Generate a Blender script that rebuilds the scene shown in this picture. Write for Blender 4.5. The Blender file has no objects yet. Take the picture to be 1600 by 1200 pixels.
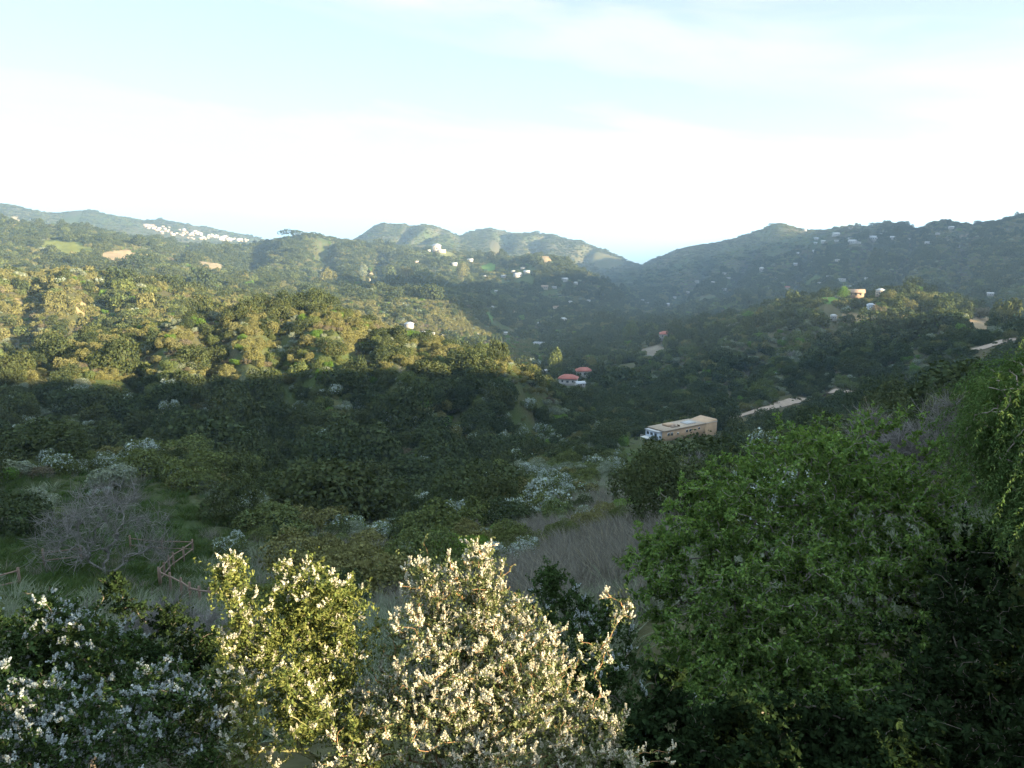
import bpy, math, random
import numpy as np
from math import radians, sin, cos, tan, pi
from mathutils import Vector, Euler

random.seed(7)
RNG = np.random.default_rng(11)
scene = bpy.context.scene
COL = scene.collection

# ------------------------------------------------------------------ camera model
F, PITCH = 1232.0, radians(10.9)
CP, SP = cos(PITCH), sin(PITCH)

def ray(px, py):
    """azimuth (right positive) and slope of the line of sight through a photo point"""
    x = (np.asarray(px, float) - 800) / F
    y = (600 - np.asarray(py, float)) / F
    fw = CP + y * SP
    up = y * CP - SP
    h = np.hypot(x, fw)
    return np.arctan2(x, fw), up / h

def at(px, py, r):
    a, t = ray(px, py)
    return np.stack([r * np.sin(a), r * np.cos(a), r * t], -1)

def project(x, y, z):
    d = y * CP - z * SP
    u = y * SP + z * CP
    return 800 + F * x / d, 600 - F * u / d

# ------------------------------------------------------------------ noise
def _hash(ix, iy, s):
    h = (ix.astype(np.int64) * 374761393 + iy.astype(np.int64) * 668265263 + s * 1442695041) & 0xFFFFFFFF
    h = ((h ^ (h >> 13)) * 1274126177) & 0xFFFFFFFF
    h = h ^ (h >> 16)
    return (h & 0xFFFFFF).astype(float) / 0xFFFFFF * 2 - 1

def vnoise(x, y, s=0):
    x = np.asarray(x, float); y = np.asarray(y, float)
    ix = np.floor(x); iy = np.floor(y)
    fx = x - ix; fy = y - iy
    fx = fx * fx * fx * (fx * (fx * 6 - 15) + 10); fy = fy * fy * fy * (fy * (fy * 6 - 15) + 10)
    a = _hash(ix, iy, s); b = _hash(ix + 1, iy, s); c = _hash(ix, iy + 1, s); d = _hash(ix + 1, iy + 1, s)
    return (a + (b - a) * fx) * (1 - fy) + (c + (d - c) * fx) * fy

def fbm(x, y, s=0, o=4):
    t = 0; a = 1; n = 0
    for k in range(o):
        t = t + a * vnoise(x * 2 ** k, y * 2 ** k, s + k * 17); n += a; a *= .5
    return t / n

# ------------------------------------------------------------------ terrain control lines
KEYS = [0, 150, 300, 450, 600, 740, 850, 1000, 1150, 1300, 1450, 1600]
def key(pys, rs): return [(p, y, r) for p, y, r in zip(KEYS, pys, rs)]
CAN = 2.6       # the scrub stands this much higher than the ground
# each: (nodes seen in the frame, canopy to take off, z to the right of the frame at 42, 51, 59, 70, 100, 140 deg, z to the left at -50, -90, -150 deg)
LINES = [
 ([(0, None, 1.0)], 0, -4.2, None, None),
 ([(0, None, 6.0)], 0, -5.0, [-5, -4.4, -4.0, -3.6, -3.4, -3.6], [-5.6, -5.4, -4.4]),
 (key([1025,1025,1015,1010,995,965,925,905,900,900,900,880], [18]*12), 0, None, [-6.5, -4.5, -3.6, -2.6, -2.4, -3], [-10, -9, -4]),
 (key([905,890,876,905,900,865,832,800,780,760,740,715], [48,52,58,48,42,45,45,45,46,46,46,46]), 0, None, [-10, -7, -4, 0, 3.5, -2], [-20, -17, -6]),
 (key([708,706,700,768,785,765,722,734,734,680,640,620], [105,108,112,100,95,105,125,118,125,130,130,130]), 1.6, None, [-18, -11, -4, 9, 20, -2], [-27, -24, -8]),
 (key([750,750,752,795,800,760,726,726,722,690,655,625], [150,150,148,140,135,150,175,190,190,190,190,190]), 0, None, [-24, -15, -6, 12, 34, -2], [-40, -32, -12]),
 (key([640,640,640,650,662,692,668,668,664,628,600,575], [215,210,205,200,190,190,240,260,270,290,290,290]), CAN, None, [-32, -18, -8, 12, 49, 0], [-42, -34, -14]),
 ([(0,560,270),(70,545,272),(150,512,280),(220,497,285),(300,492,290),(380,484,296),(450,478,300),(520,484,300),(560,498,295),(600,514,290),(650,532,280),(700,546,270),(740,554,262),(790,566,255),(830,590,262),(870,622,280),(920,645,300),(1000,645,310),(1150,640,320),(1300,606,340),(1450,575,345),(1600,545,340)], CAN+.6, None, [-42, -22, -7, 14, 47, 0], [-40, -34, -16]),
 (key([575,552,540,535,545,585,606,606,586,546,512,524], [420,420,430,440,440,440,450,450,450,450,450,430]), 0, None, [-52, -28, 4, 16, 36, 5], [-44, -36, -20]),
 ([(0,422,600),(60,426,600),(130,420,600),(200,432,600),(300,452,600),(380,466,600),(450,482,600),(520,500,620),(600,528,650),(740,540,700),(850,548,700),(950,545,720),(1040,526,690),(1150,497,660),(1230,476,640),(1290,460,625),(1350,462,620),(1430,455,620),(1480,464,612),(1530,483,600),(1600,515,575)], CAN, None, [-55, -32, 4, 26, 45, 10], [-36, -32, -24]),
 ([(0,446,900),(150,446,900),(300,452,900),(450,466,900),(530,466,950),(600,456,1000),(660,455,1010),(720,464,1000),(760,486,1000),(800,508,1000),(850,514,1050),(1000,508,1000),(1150,505,1000),(1300,495,1000),(1450,495,950),(1600,505,900)], CAN, None, [-75, -50, 5, 50, 70, 20], [-36, -36, -30]),
 (key([397,391,410,424,436,446,464,493,478,464,458,466], [1300,1300,1300,1400,1400,1400,1400,1400,1300,1200,1100,1000]), 4, None, [-60, 0, 100, 205, 100, 40], [-20, -24, -40]),
 ([(0,346,1900),(80,351,1900),(150,356,1900),(190,364,1900),(215,372,1950),(240,368,1950),(300,380,2000),(390,379,2000),(430,372,2000),(480,361,2000),(510,366,2000),(560,377,2000),(640,385,2000),(690,388,1980),(740,399,1900),(790,402,1800),(830,396,1720),(855,394,1700),(880,404,1700),(905,420,1700),(960,450,1700),(1000,474,1780),(1060,470,1700),(1150,456,1600),(1300,430,1500),(1450,418,1400),(1600,424,1280)], 5, None, [-20, 80, 200, 285, 250, 60], [10, 0, -40]),
 ([(0,362,2800),(150,372,2800),(300,394,2800),(480,388,2700),(600,386,2500),(660,384,2450),(740,400,2400),(850,425,2300),(950,442,2400),(1000,436,2300),(1150,412,2100),(1300,390,1900),(1450,378,1750),(1600,366,1560)], 3, None, [130, 255, 300, 300, 200, 60], [0, 0, -40]),
 ([(0,352,3000),(200,372,3000),(300,392,3000),(480,385,3200),(540,384,3300),(566,369,3300),(580,358,3300),(592,353,3300),(600,351,3300),(615,354,3280),(632,353,3240),(640,358,3150),(650,356,3000),(664,352,2900),(685,356,2900),(702,363,2950),(716,373,3050),(730,366,3250),(745,361,3350),(765,356,3400),(785,359,3400),(800,362,3300),(830,363,3250),(865,365,3200),(880,374,3200),(905,377,3200),(950,395,3200),(985,411,3200),(1004,415,3150),(1030,402,2950),(1060,391,2800),(1080,386,2720),(1120,380,2660),(1150,374,2600),(1185,361,2540),(1205,350,2510),(1217,346,2500),(1232,350,2480),(1255,359,2440),(1290,359,2360),(1330,352,2280),(1360,351,2210),(1390,346,2160),(1412,348,2130),(1425,356,2110),(1445,354,2080),(1465,346,2050),(1490,349,2010),(1520,353,1960),(1560,347,1880),(1600,337,1800)], 3, None, [150, 220, 240, 200, 150, 40], [20, 20, -40]),
 ([(0,321,3900),(18,323,3900),(50,331,3900),(90,337,3900),(110,333,3900),(130,331,3900),(160,336,3900),(200,342,3900),(225,346,3900),(250,345,3900),(290,352,3900),(330,359,3900),(390,372,3900),(480,390,3900),(600,396,4000),(800,415,4000),(1000,440,4000),(1200,400,3800),(1400,385,3700),(1600,375,3600)], 2, None, [100, 100, 100, 60, 40, 0], [120, 60, -40]),
 ([(0, None, 7600.)], 0, -353, None, None),
]
RA = np.array([42, 51, 59, 70, 76, 100, 140.])
STEEP = {5: 18., 6: 17., 7: 19., 8: 13., 10: 125., 11: 300.}          # steep shoulder out of frame, heights set for the shadows it casts
LA = np.array([-150, -90, -50.])
AG = np.radians(np.arange(-180, 180, .1))          # working grid of azimuths
def _smooth(v, w):
    k = np.exp(-.5 * (np.arange(-30, 31) / w) ** 2); k /= k.sum()
    return np.convolve(np.concatenate([v[-30:], v, v[:30]]), k, 'valid')
LR, LZ = [], []
NOM = [1, 6, 18, 48, 110, 150, 220, 290, 440, 620, 1000, 1300, 1900, 2600, 3300, 5300, 7600]
for i, (nodes, can, zc, zr, zl) in enumerate(LINES):
    if zr is not None: zr = zr[:4] + [STEEP.get(i, zr[3] + (zr[4] - zr[3]) * .2)] + zr[4:]
    if zr is None:
        LR.append(np.full(len(AG), NOM[i])); LZ.append(np.full(len(AG), float(zc))); continue
    if zc is not None:
        A = np.array([-33., 0, 33]); R = np.full(3, NOM[i]); Z = np.array([-5.3, -5.0, -5.4])
    else:
        p = np.array(nodes, float)
        a, t = ray(p[:, 0], p[:, 1])
        A, R, Z = np.degrees(a), p[:, 2], p[:, 2] * t - can
    A = np.concatenate([LA, A, RA, [210.]]); R = np.concatenate([[NOM[i]] * 3, R, [NOM[i]] * 8])
    Z = np.concatenate([[zl[2], zl[1], zl[0]], Z, zr, [zl[2]]])
    LR.append(_smooth(np.interp(np.degrees(AG), A, R), 4 if i < 12 else 1.2))
    LZ.append(_smooth(np.interp(np.degrees(AG), A, Z), 4 if i < 12 else 1.2))
LR = np.array(LR); LZ = np.array(LZ)
LR = np.maximum.accumulate(LR + np.arange(len(LR))[:, None] * .01, 0)

def pchip_cols(X, Y, q):
    """monotone cubic down each column (X, Y: K x N) at the common abscissae q"""
    h = np.diff(X, axis=0); d = np.diff(Y, axis=0) / h
    m = np.zeros_like(Y)
    w1 = 2 * h[1:] + h[:-1]; w2 = h[1:] + 2 * h[:-1]
    same = d[:-1] * d[1:] > 0
    with np.errstate(divide='ignore', invalid='ignore'):
        hm = (w1 + w2) / (w1 / d[:-1] + w2 / d[1:])
    m[1:-1] = np.where(same, hm, 0); m[0] = d[0]; m[-1] = d[-1]
    out = np.zeros((len(q), X.shape[1]))
    for n in range(X.shape[1]):
        k = np.clip(np.searchsorted(X[:, n], q) - 1, 0, X.shape[0] - 2)
        t = np.clip((q - X[k, n]) / h[k, n], 0, 1); hh = h[k, n]
        out[:, n] = ((2*t**3 - 3*t*t + 1) * Y[k, n] + (t**3 - 2*t*t + t) * hh * m[k, n]
                     + (3*t*t - 2*t**3) * Y[k+1, n] + (t**3 - t*t) * hh * m[k+1, n])
    return out

ac = np.concatenate([np.arange(-180, -44, 2), np.arange(-44, 44, .09), np.arange(44, 72, .4), np.arange(72, 180.1, 2)])
TA = np.radians(ac)
TRQ = np.log(np.geomspace(1.0, 7600, 560))
idx = (np.degrees(TA) + 180) / .1
def gridcol(M):
    i0 = np.floor(idx).astype(int) % 3600; i1 = (i0 + 1) % 3600; f = idx - np.floor(idx)
    return M[:, i0] * (1 - f) + M[:, i1] * f
TZ = pchip_cols(np.log(gridcol(LR)), gridcol(LZ), TRQ)            # rows: distance, columns: azimuth
Rg = np.exp(TRQ)[:, None] * np.ones(len(TA)); Xg = Rg * np.sin(TA); Yg = Rg * np.cos(TA)
for lam in (900, 450, 220, 110, 55, 27, 13):
    amp = .035 * lam * np.clip((Rg - 1.6 * lam) / (3.5 * lam), 0, 1) * (1 if lam > 100 else .8)
    n = vnoise(Xg / lam + 3.1 * lam, Yg / lam, lam)
    if lam > 60:                                    # gullies and spurs rather than dunes
        n = .5 * n + .7 * (.45 - np.abs(vnoise(Xg / lam * .8 + 9, Yg / lam * .8 + 5, lam + 1)) * 1.2)
    TZ += np.minimum(amp, np.where(Rg > 1700, .0026, np.where(Rg > 900, .0042, .0075)) * Rg) * n
TZ += .12 * fbm(Xg / 1.3, Yg / 1.3, 5, 3) * np.clip(Rg / 8, 0, 1)
# gullies and spurs on the flanks of the nearer hills: photo column at the crest, at the foot, distances, width, depth
pxT, pyT = project(Xg, np.maximum(Yg, .1), TZ)
for c0, c1, ra, rb, wd, dp in ((655, 742, 300, 165, 34, 7.5), (545, 600, 300, 150, 26, 5), (430, 470, 300, 150, 30, 6), (330, 330, 300, 160, 24, 4.5), (215, 190, 290, 165, 34, 6), (95, 60, 285, 165, 26, 4.5), (600, 660, 290, 170, 22, -3.5), (490, 530, 300, 160, 26, -4), (270, 260, 300, 160, 24, -3.5), (385, 400, 300, 160, 22, -3), (790, 800, 290, 200, 26, -3),
                               (180, 120, 620, 450, 26, 6), (330, 300, 620, 450, 22, 6), (60, 20, 620, 450, 26, 5), (250, 210, 620, 450, 22, -4), (110, 70, 620, 450, 20, -4), (420, 400, 620, 470, 16, 6),
                               (1150, 1010, 640, 470, 26, 8), (1260, 1130, 600, 380, 26, 7), (1360, 1260, 600, 350, 26, 7), (1205, 1070, 620, 420, 20, -5), (1310, 1200, 600, 360, 20, -5), (1450, 1370, 590, 340, 26, 6), (1405, 1310, 600, 340, 18, -4),
                               (420, 380, 2000, 1350, 22, 28), (520, 500, 2000, 1350, 20, 28), (600, 590, 2000, 1350, 16, 22), (300, 270, 2000, 1350, 18, 24), (690, 650, 2960, 2500, 10, 35), (650, 620, 3000, 2500, 8, 25), (790, 780, 3350, 2600, 9, 40), (850, 830, 3250, 2600, 10, 40), (920, 900, 3200, 2600, 9, 30),
                               (1120, 1060, 2600, 1700, 14, 40), (1190, 1140, 2450, 1600, 12, 36), (1280, 1240, 2350, 1500, 14, 40), (1370, 1330, 2180, 1400, 12, 34), (1435, 1410, 2100, 1300, 12, 34), (1510, 1490, 1980, 1200, 14, 34)):
    u = np.clip((ra - Rg) / (ra - rb), -.3, 1.3); cx = c0 + (c1 - c0) * u + 9 * vnoise(Rg / (ra * .06), Rg * 0 + c0, 41)
    TZ -= (dp * .8 if ra <= 300 else dp) * np.exp(-((pxT - cx) / (wd * (.75 + .5 * np.clip(u, 0, 1)))) ** 2) * np.clip(u * 3.2, 0, 1) * np.clip((1.25 - u) * 2.5, 0, 1) * (Yg > 0)
offv = np.clip((np.degrees(TA)[None] - 44) / 8, 0, 1) * np.clip((Rg - 70) / 60, 0, 1) * np.clip((900 - Rg) / 300, 0, 1)
TZ += offv * (4.5 * vnoise(Xg / 38, Yg / 38, 91) + 2.5 * vnoise(Xg / 15, Yg / 15, 92))      # crest out of frame, roughened to break up its shadow edge
TZ = np.maximum(TZ, -353)

def ground(x, y):
    x = np.asarray(x, float); y = np.asarray(y, float)
    a = np.arctan2(x, y); lr = np.log(np.maximum(np.hypot(x, y), 1.0))
    i = np.clip(np.searchsorted(TA, a) - 1, 0, len(TA) - 2); fa = np.clip((a - TA[i]) / (TA[i+1] - TA[i]), 0, 1)
    jf = np.clip((lr - TRQ[0]) / (TRQ[1] - TRQ[0]), 0, len(TRQ) - 1.001); j = jf.astype(int); fj = jf - j
    return (TZ[j, i]*(1-fa) + TZ[j, i+1]*fa) * (1-fj) + (TZ[j+1, i]*(1-fa) + TZ[j+1, i+1]*fa) * fj

def hit(px, py, rmin=12, rmax=7000):
    """where the line of sight through a photo point meets the ground"""
    a, t = ray(px, py)
    r = np.geomspace(rmin, rmax, 4000)
    z = ground(r * np.sin(a), r * np.cos(a))
    k = np.argmax(z >= r * t)
    if not (z >= r * t).any(): k = np.argmin(r * t - z)
    return Vector((r[k] * sin(a), r[k] * cos(a), z[k]))

# running horizon for dropping what the slopes hide
TANEL = TZ / Rg
HOR = np.maximum.accumulate(TANEL, 0)
def seen(x, y, ztop, slack):
    a = np.arctan2(x, y); r = np.hypot(x, y)
    i = np.clip(np.searchsorted(TA, a), 0, len(TA) - 1)
    j = np.clip(((np.log(r) - TRQ[0]) / (TRQ[1] - TRQ[0])).astype(int) - 1, 0, len(TRQ) - 1)
    return ztop / r > HOR[j, i] - slack

# ------------------------------------------------------------------ mesh helpers
def build(name, V, faces, mats=(), midx=None, smooth=False, link=True, parent=None):
    """faces: list of integer arrays (n,k); midx: one list entry per array (int or array)"""
    me = bpy.data.meshes.new(name)
    V = np.asarray(V, np.float32)
    me.vertices.add(len(V)); me.vertices.foreach_set('co', V.ravel())
    loops = np.concatenate([np.asarray(f, np.int32).ravel() for f in faces])
    tot = np.concatenate([np.full(len(f), np.asarray(f).shape[1], np.int32) for f in faces])
    start = np.concatenate([[0], np.cumsum(tot)[:-1]]).astype(np.int32)
    me.loops.add(len(loops)); me.loops.foreach_set('vertex_index', loops)
    me.polygons.add(len(tot)); me.polygons.foreach_set('loop_start', start); me.polygons.foreach_set('loop_total', tot)
    for m in mats: me.materials.append(m)
    if midx is not None:
        mi = np.concatenate([np.full(len(f), k, np.int32) if np.isscalar(k) else np.asarray(k, np.int32) for f, k in zip(faces, midx)])
        me.polygons.foreach_set('material_index', mi)
    if smooth: me.polygons.foreach_set('use_smooth', np.ones(len(tot), bool))
    me.update(calc_edges=True); me.validate()
    o = bpy.data.objects.new(name, me)
    if link: COL.objects.link(o)
    if parent is not None: o.parent = parent
    return o

class MB:
    """collects boxes, tubes and polygons into one mesh"""
    def __init__(s): s.V = []; s.F = {3: [], 4: []}; s.M = {3: [], 4: []}; s.n = 0
    def add(s, V, F, m=0):
        V = np.asarray(V, float); F = np.asarray(F, int)
        s.V.append(V); k = F.shape[1]; s.F[k].append(F + s.n); s.M[k].append(np.full(len(F), m)); s.n += len(V)
    def box(s, x0, x1, y0, y1, z0, z1, m=0):
        V = [(x, y, z) for z in (z0, z1) for y in (y0, y1) for x in (x0, x1)]
        s.add(V, [(0, 2, 3, 1), (4, 5, 7, 6), (0, 1, 5, 4), (1, 3, 7, 5), (3, 2, 6, 7), (2, 0, 4, 6)], m)
    def tube(s, p, q, r0, r1, n=6, m=0):
        p = np.asarray(p, float); q = np.asarray(q, float); d = q - p; L = np.linalg.norm(d); d = d / max(L, 1e-9)
        u = np.cross(d, (0, 0, 1) if abs(d[2]) < .9 else (1, 0, 0)); u /= np.linalg.norm(u); v = np.cross(d, u)
        a = np.arange(n) * 2 * pi / n; ring = np.cos(a)[:, None] * u + np.sin(a)[:, None] * v
        i = np.arange(n); j = (i + 1) % n
        s.add(np.concatenate([p + ring * r0, q + ring * r1]), np.stack([i, j, j + n, i + n], 1), m)
    def build(s, name, mats, parent=None, link=True, smooth=False):
        fs = []; ms = []
        for k in (3, 4):
            if s.F[k]: fs.append(np.concatenate(s.F[k])); ms.append(np.concatenate(s.M[k]))
        return build(name, np.concatenate(s.V), fs, mats if isinstance(mats, (list, tuple)) else [mats], ms, smooth, link, parent)

def tag(o, label=None, cat=None, group=None, kind=None):
    if label: o['label'] = label
    if cat: o['category'] = cat
    if group: o['group'] = group
    if kind: o['kind'] = kind
    return o

def empty(name, loc, rz=0):
    o = bpy.data.objects.new(name, None); COL.objects.link(o)
    o.empty_display_size = .3; o.location = loc; o.rotation_euler = (0, 0, rz)
    return o

def copy_tree(o, parent=None):
    c = o.copy(); COL.objects.link(c)
    if parent is not None: c.parent = parent
    for ch in list(o.children): copy_tree(ch, c)
    return c

# ------------------------------------------------------------------ materials
def newmat(name):
    m = bpy.data.materials.new(name); m.use_nodes = True
    nt = m.node_tree; nt.nodes.clear()
    out = nt.nodes.new('ShaderNodeOutputMaterial')
    return m, nt, out

def rgba(c): return (c[0], c[1], c[2], 1)

def leaf_mat(name, cols, trans=.3, gloss=.0, island=.5, tr_tint=(1.15, 1.2, .6)):
    """cols: 2-4 albedos that vary from plant to plant and from leaf to leaf"""
    m, nt, out = newmat(name); N = nt.nodes.new; L = nt.links.new
    oi = N('ShaderNodeObjectInfo'); ge = N('ShaderNodeNewGeometry')
    mix = N('ShaderNodeMath'); mix.operation = 'MULTIPLY_ADD'; mix.inputs[1].default_value = island; mix.inputs[2].default_value = 0
    L(ge.outputs['Random Per Island'], mix.inputs[0])
    ob = N('ShaderNodeMath'); ob.operation = 'MULTIPLY_ADD'; ob.inputs[1].default_value = 1 - island
    L(oi.outputs['Random'], ob.inputs[0]); L(mix.outputs[0], ob.inputs[2])
    cr = N('ShaderNodeValToRGB'); L(ob.outputs[0], cr.inputs[0])
    el = cr.color_ramp.elements
    while len(el) < len(cols): el.new(.5)
    for k, c in enumerate(cols): el[k].position = .1 + .8 * k / (len(cols) - 1); el[k].color = rgba(c)
    hv = N('ShaderNodeHueSaturation')
    vv = N('ShaderNodeMath'); vv.operation = 'MULTIPLY_ADD'; vv.inputs[1].default_value = .7; vv.inputs[2].default_value = .65
    sc = N('ShaderNodeMath'); sc.operation = 'FRACT'; s2 = N('ShaderNodeMath'); s2.operation = 'MULTIPLY'; s2.inputs[1].default_value = 7.31
    L(ge.outputs['Random Per Island'], s2.inputs[0]); L(s2.outputs[0], sc.inputs[0]); L(sc.outputs[0], vv.inputs[0])
    L(vv.outputs[0], hv.inputs['Value']); L(cr.outputs[0], hv.inputs['Color'])
    df = N('ShaderNodeBsdfDiffuse'); L(hv.outputs[0], df.inputs[0])
    sh = df
    if trans:
        tr = N('ShaderNodeBsdfTranslucent'); tm = N('ShaderNodeMix'); tm.data_type = 'RGBA'; tm.blend_type = 'MULTIPLY'; tm.inputs[0].default_value = 1
        L(hv.outputs[0], tm.inputs[6]); tm.inputs[7].default_value = rgba(tr_tint); L(tm.outputs[2], tr.inputs[0])
        ms = N('ShaderNodeMixShader'); ms.inputs[0].default_value = trans; L(df.outputs[0], ms.inputs[1]); L(tr.outputs[0], ms.inputs[2]); sh = ms
    if gloss:
        gl = N('ShaderNodeBsdfGlossy'); gl.inputs['Roughness'].default_value = .45; gl.inputs[0].default_value = (.8, .8, .8, 1)
        ms = N('ShaderNodeMixShader'); ms.inputs[0].default_value = gloss; L(sh.outputs[0], ms.inputs[1]); L(gl.outputs[0], ms.inputs[2]); sh = ms
    L(sh.outputs[0], out.inputs[0])
    return m

def surf_mat(name, c1, c2, scale=3., rough=.85, detail=4, stretch=(1, 1, 1), spec=.3, bump=0.):
    m, nt, out = newmat(name); N = nt.nodes.new; L = nt.links.new
    tc = N('ShaderNodeTexCoord'); mp = N('ShaderNodeMapping'); mp.inputs['Scale'].default_value = stretch
    L(tc.outputs['Object'], mp.inputs[0])
    no = N('ShaderNodeTexNoise'); no.inputs['Scale'].default_value = scale; no.inputs['Detail'].default_value = detail
    L(mp.outputs[0], no.inputs['Vector'])
    cr = N('ShaderNodeValToRGB'); cr.color_ramp.elements[0].position = .3; cr.color_ramp.elements[1].position = .7
    cr.color_ramp.elements[0].color = rgba(c1); cr.color_ramp.elements[1].color = rgba(c2)
    L(no.outputs[0], cr.inputs[0])
    b = N('ShaderNodeBsdfPrincipled'); b.inputs['Roughness'].default_value = rough; b.inputs['Specular IOR Level'].default_value = spec
    L(cr.outputs[0], b.inputs['Base Color'])
    if bump:
        bp = N('ShaderNodeBump'); bp.inputs['Strength'].default_value = bump; L(no.outputs[0], bp.inputs['Height']); L(bp.outputs[0], b.inputs['Normal'])
    L(b.outputs[0], out.inputs[0])
    return m

M = {}
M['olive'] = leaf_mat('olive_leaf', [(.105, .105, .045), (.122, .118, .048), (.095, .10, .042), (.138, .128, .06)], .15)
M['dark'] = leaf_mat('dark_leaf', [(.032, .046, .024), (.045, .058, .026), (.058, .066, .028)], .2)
M['sage'] = leaf_mat('sage_leaf', [(.12, .145, .10), (.17, .19, .14), (.095, .12, .08)], .2)
M['mid'] = leaf_mat('green_leaf', [(.06, .08, .03), (.095, .11, .04), (.065, .095, .042)], .2)
M['bright'] = leaf_mat('bright_leaf', [(.07, .13, .025), (.10, .16, .035)], .3)
M['brown'] = leaf_mat('dry_leaf', [(.095, .082, .055), (.085, .078, .052), (.12, .105, .078)], .1)
M['bloom'] = leaf_mat('pale_bloom', [(.20, .25, .22), (.29, .33, .30), (.15, .20, .16)], .15, tr_tint=(1, 1, 1))
M['twig'] = leaf_mat('grey_twig', [(.15, .142, .138), (.20, .19, .18), (.11, .105, .10)], 0)
M['bark'] = surf_mat('bark', (.06, .05, .04), (.13, .11, .09), 14, stretch=(1, 1, .3), bump=.4)

# ------------------------------------------------------------------ ground sheet
def ellipse_mask(px, py, cx, cy, a, b, rot=0):
    c, s = cos(radians(rot)), sin(radians(rot)); dx, dy = px - cx, py - cy
    return ((dx * c + dy * s) / a) ** 2 + ((-dx * s + dy * c) / b) ** 2
# open ground: photo position, half axes, tilt, distance band, colour
PATCHES = [
 (105, 388, 46, 12, 6, 900, 1900, (0.132, 0.139, 0.036)), (183, 400, 32, 9, -2, 900, 1900, (0.238, 0.178, 0.106)),
 (250, 411, 17, 5, 5, 900, 2000, (0.198, 0.165, 0.099)), (330, 416, 24, 6, 8, 900, 2000, (0.224, 0.178, 0.112)),
 (95, 422, 18, 3, 0, 620, 1500, (0.145, 0.139, 0.040)), (785, 410, 0, 0, 0, 0, 1, (0.000, 0.000, 0.000)),
 (765, 418, 15, 7, 0, 1000, 2300, (0.079, 0.132, 0.033)), (762, 496, 9, 9, 0, 500, 1400, (0.066, 0.112, 0.033)),
 (700, 399, 16, 7, 20, 1200, 2300, (0.145, 0.145, 0.059)), (852, 402, 11, 12, 0, 1200, 1790, (0.277, 0.198, 0.112)),
 (28, 470, 8, 4, 15, 400, 700, (0.264, 0.205, 0.119)), (54, 478, 8, 4, 10, 400, 700, (0.277, 0.211, 0.125)), (124, 483, 13, 7, -20, 400, 700, (0.264, 0.205, 0.119)), (318, 494, 9, 5, 0, 200, 700, (0.251, 0.198, 0.119)),
 (270, 372, 0, 0, 0, 0, 1, (0.000, 0.000, 0.000)), (1020, 550, 22, 8, -8, 400, 800, (0.145, 0.125, 0.099)), (1050, 541, 14, 4, -8, 400, 800, (0.145, 0.125, 0.099)),
 (1340, 496, 32, 7, 0, 450, 700, (0.198, 0.145, 0.086)), (1440, 498, 46, 6, 2, 450, 700, (0.185, 0.145, 0.092)), (1530, 507, 28, 11, 0, 400, 700, (0.218, 0.165, 0.106)),
 (1590, 530, 0, 5, -8, 300, 650, (0.218, 0.178, 0.125)), (1300, 468, 28, 6, 0, 450, 700, (0.066, 0.125, 0.033)), (1495, 372, 22, 3, -12, 1500, 2600, (0.158, 0.125, 0.086)),
 (885, 712, 18, 6, -10, 80, 260, (0.092, 0.086, 0.066)), (1027, 728, 14, 5, 0, 80, 260, (0.066, 0.099, 0.033)), (420, 515, 0, 0, 0, 0, 1, (0.000, 0.000, 0.000)),
 (60, 352, 12, 3, 15, 2500, 6000, (0.264, 0.218, 0.132)), (25, 342, 8, 3, 20, 1500, 6000, (0.251, 0.205, 0.125)), (1190, 495, 16, 3, -8, 300, 900, (0.172, 0.145, 0.112)),
 (580, 428, 10, 2, 0, 900, 2100, (0.198, 0.165, 0.106)), (445, 428, 20, 2, 0, 900, 2100, (0.178, 0.165, 0.099)), (600, 400, 8, 2, 0, 900, 2100, (0.198, 0.165, 0.106)),
]
def patch_of(x, y, z):
    px, py = project(x, y, np.asarray(z)); r = np.hypot(x, y)
    who = np.full(np.shape(x), -1); best = np.full(np.shape(x), 9.)
    wob = 1 + .35 * vnoise(px / 9, py / 5, 77)
    for k, (cx, cy, a, b, rot, r0, r1, c) in enumerate(PATCHES):
        if a == 0: continue
        e = ellipse_mask(px, py, cx, cy, a, b, rot) * wob
        ok = (e < 1) & (r > r0) & (r < r1) & (e < best) & (y > 0)
        who = np.where(ok, k, who); best = np.where(ok, e, best)
    return who, best

def ground_tint():
    n1 = fbm(Xg / 40, Yg / 40, 3, 4)[..., None]; n2 = fbm(Xg / 7, Yg / 7, 8, 3)[..., None]; n3 = fbm(Xg / 260, Yg / 260, 13, 3)[..., None]
    soil = np.array([.075, .066, .042]); scrub = np.array([.05, .055, .026]); grass = np.array([.04, .062, .02])
    t = np.clip(.5 + .9 * n1 + .5 * n2, 0, 1)
    C = scrub * (1 - t) + soil * t
    g = np.clip(.1 + 1.6 * n3 - .6 * n2, 0, .7); C = C * (1 - g) + grass * g
    px, py = project(Xg, np.maximum(Yg, .1), TZ)
    r = Rg
    # green bench with the fence; dry grey slope on the near right
    b = np.exp(-(((px - 130) / 260) ** 2 + ((py - 840) / 100) ** 2) ** 2) * (r < 115) * (r > 22)
    C = C * (1 - b[..., None]) + (np.array([.03, .048, .018]) * (1 + .5 * n2)) * b[..., None]
    d = np.exp(-(((px - 800) / 330) ** 2 + ((py - 880) / 85) ** 2) ** 2) * (r < 80) * (r > 12)
    C = C * (1 - d[..., None]) + (np.array([.085, .08, .072]) * (1 + .4 * n2)) * d[..., None]
    who, e = patch_of(Xg, np.maximum(Yg, .1), TZ)
    for k, p in enumerate(PATCHES):
        w = ((who == k) * np.clip((1.05 - e) * 6, 0, 1))[..., None]
        C = C * (1 - w) + np.array(p[7]) * (1 + .25 * n2) * w
    return np.clip(C, .01, 1)

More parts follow.
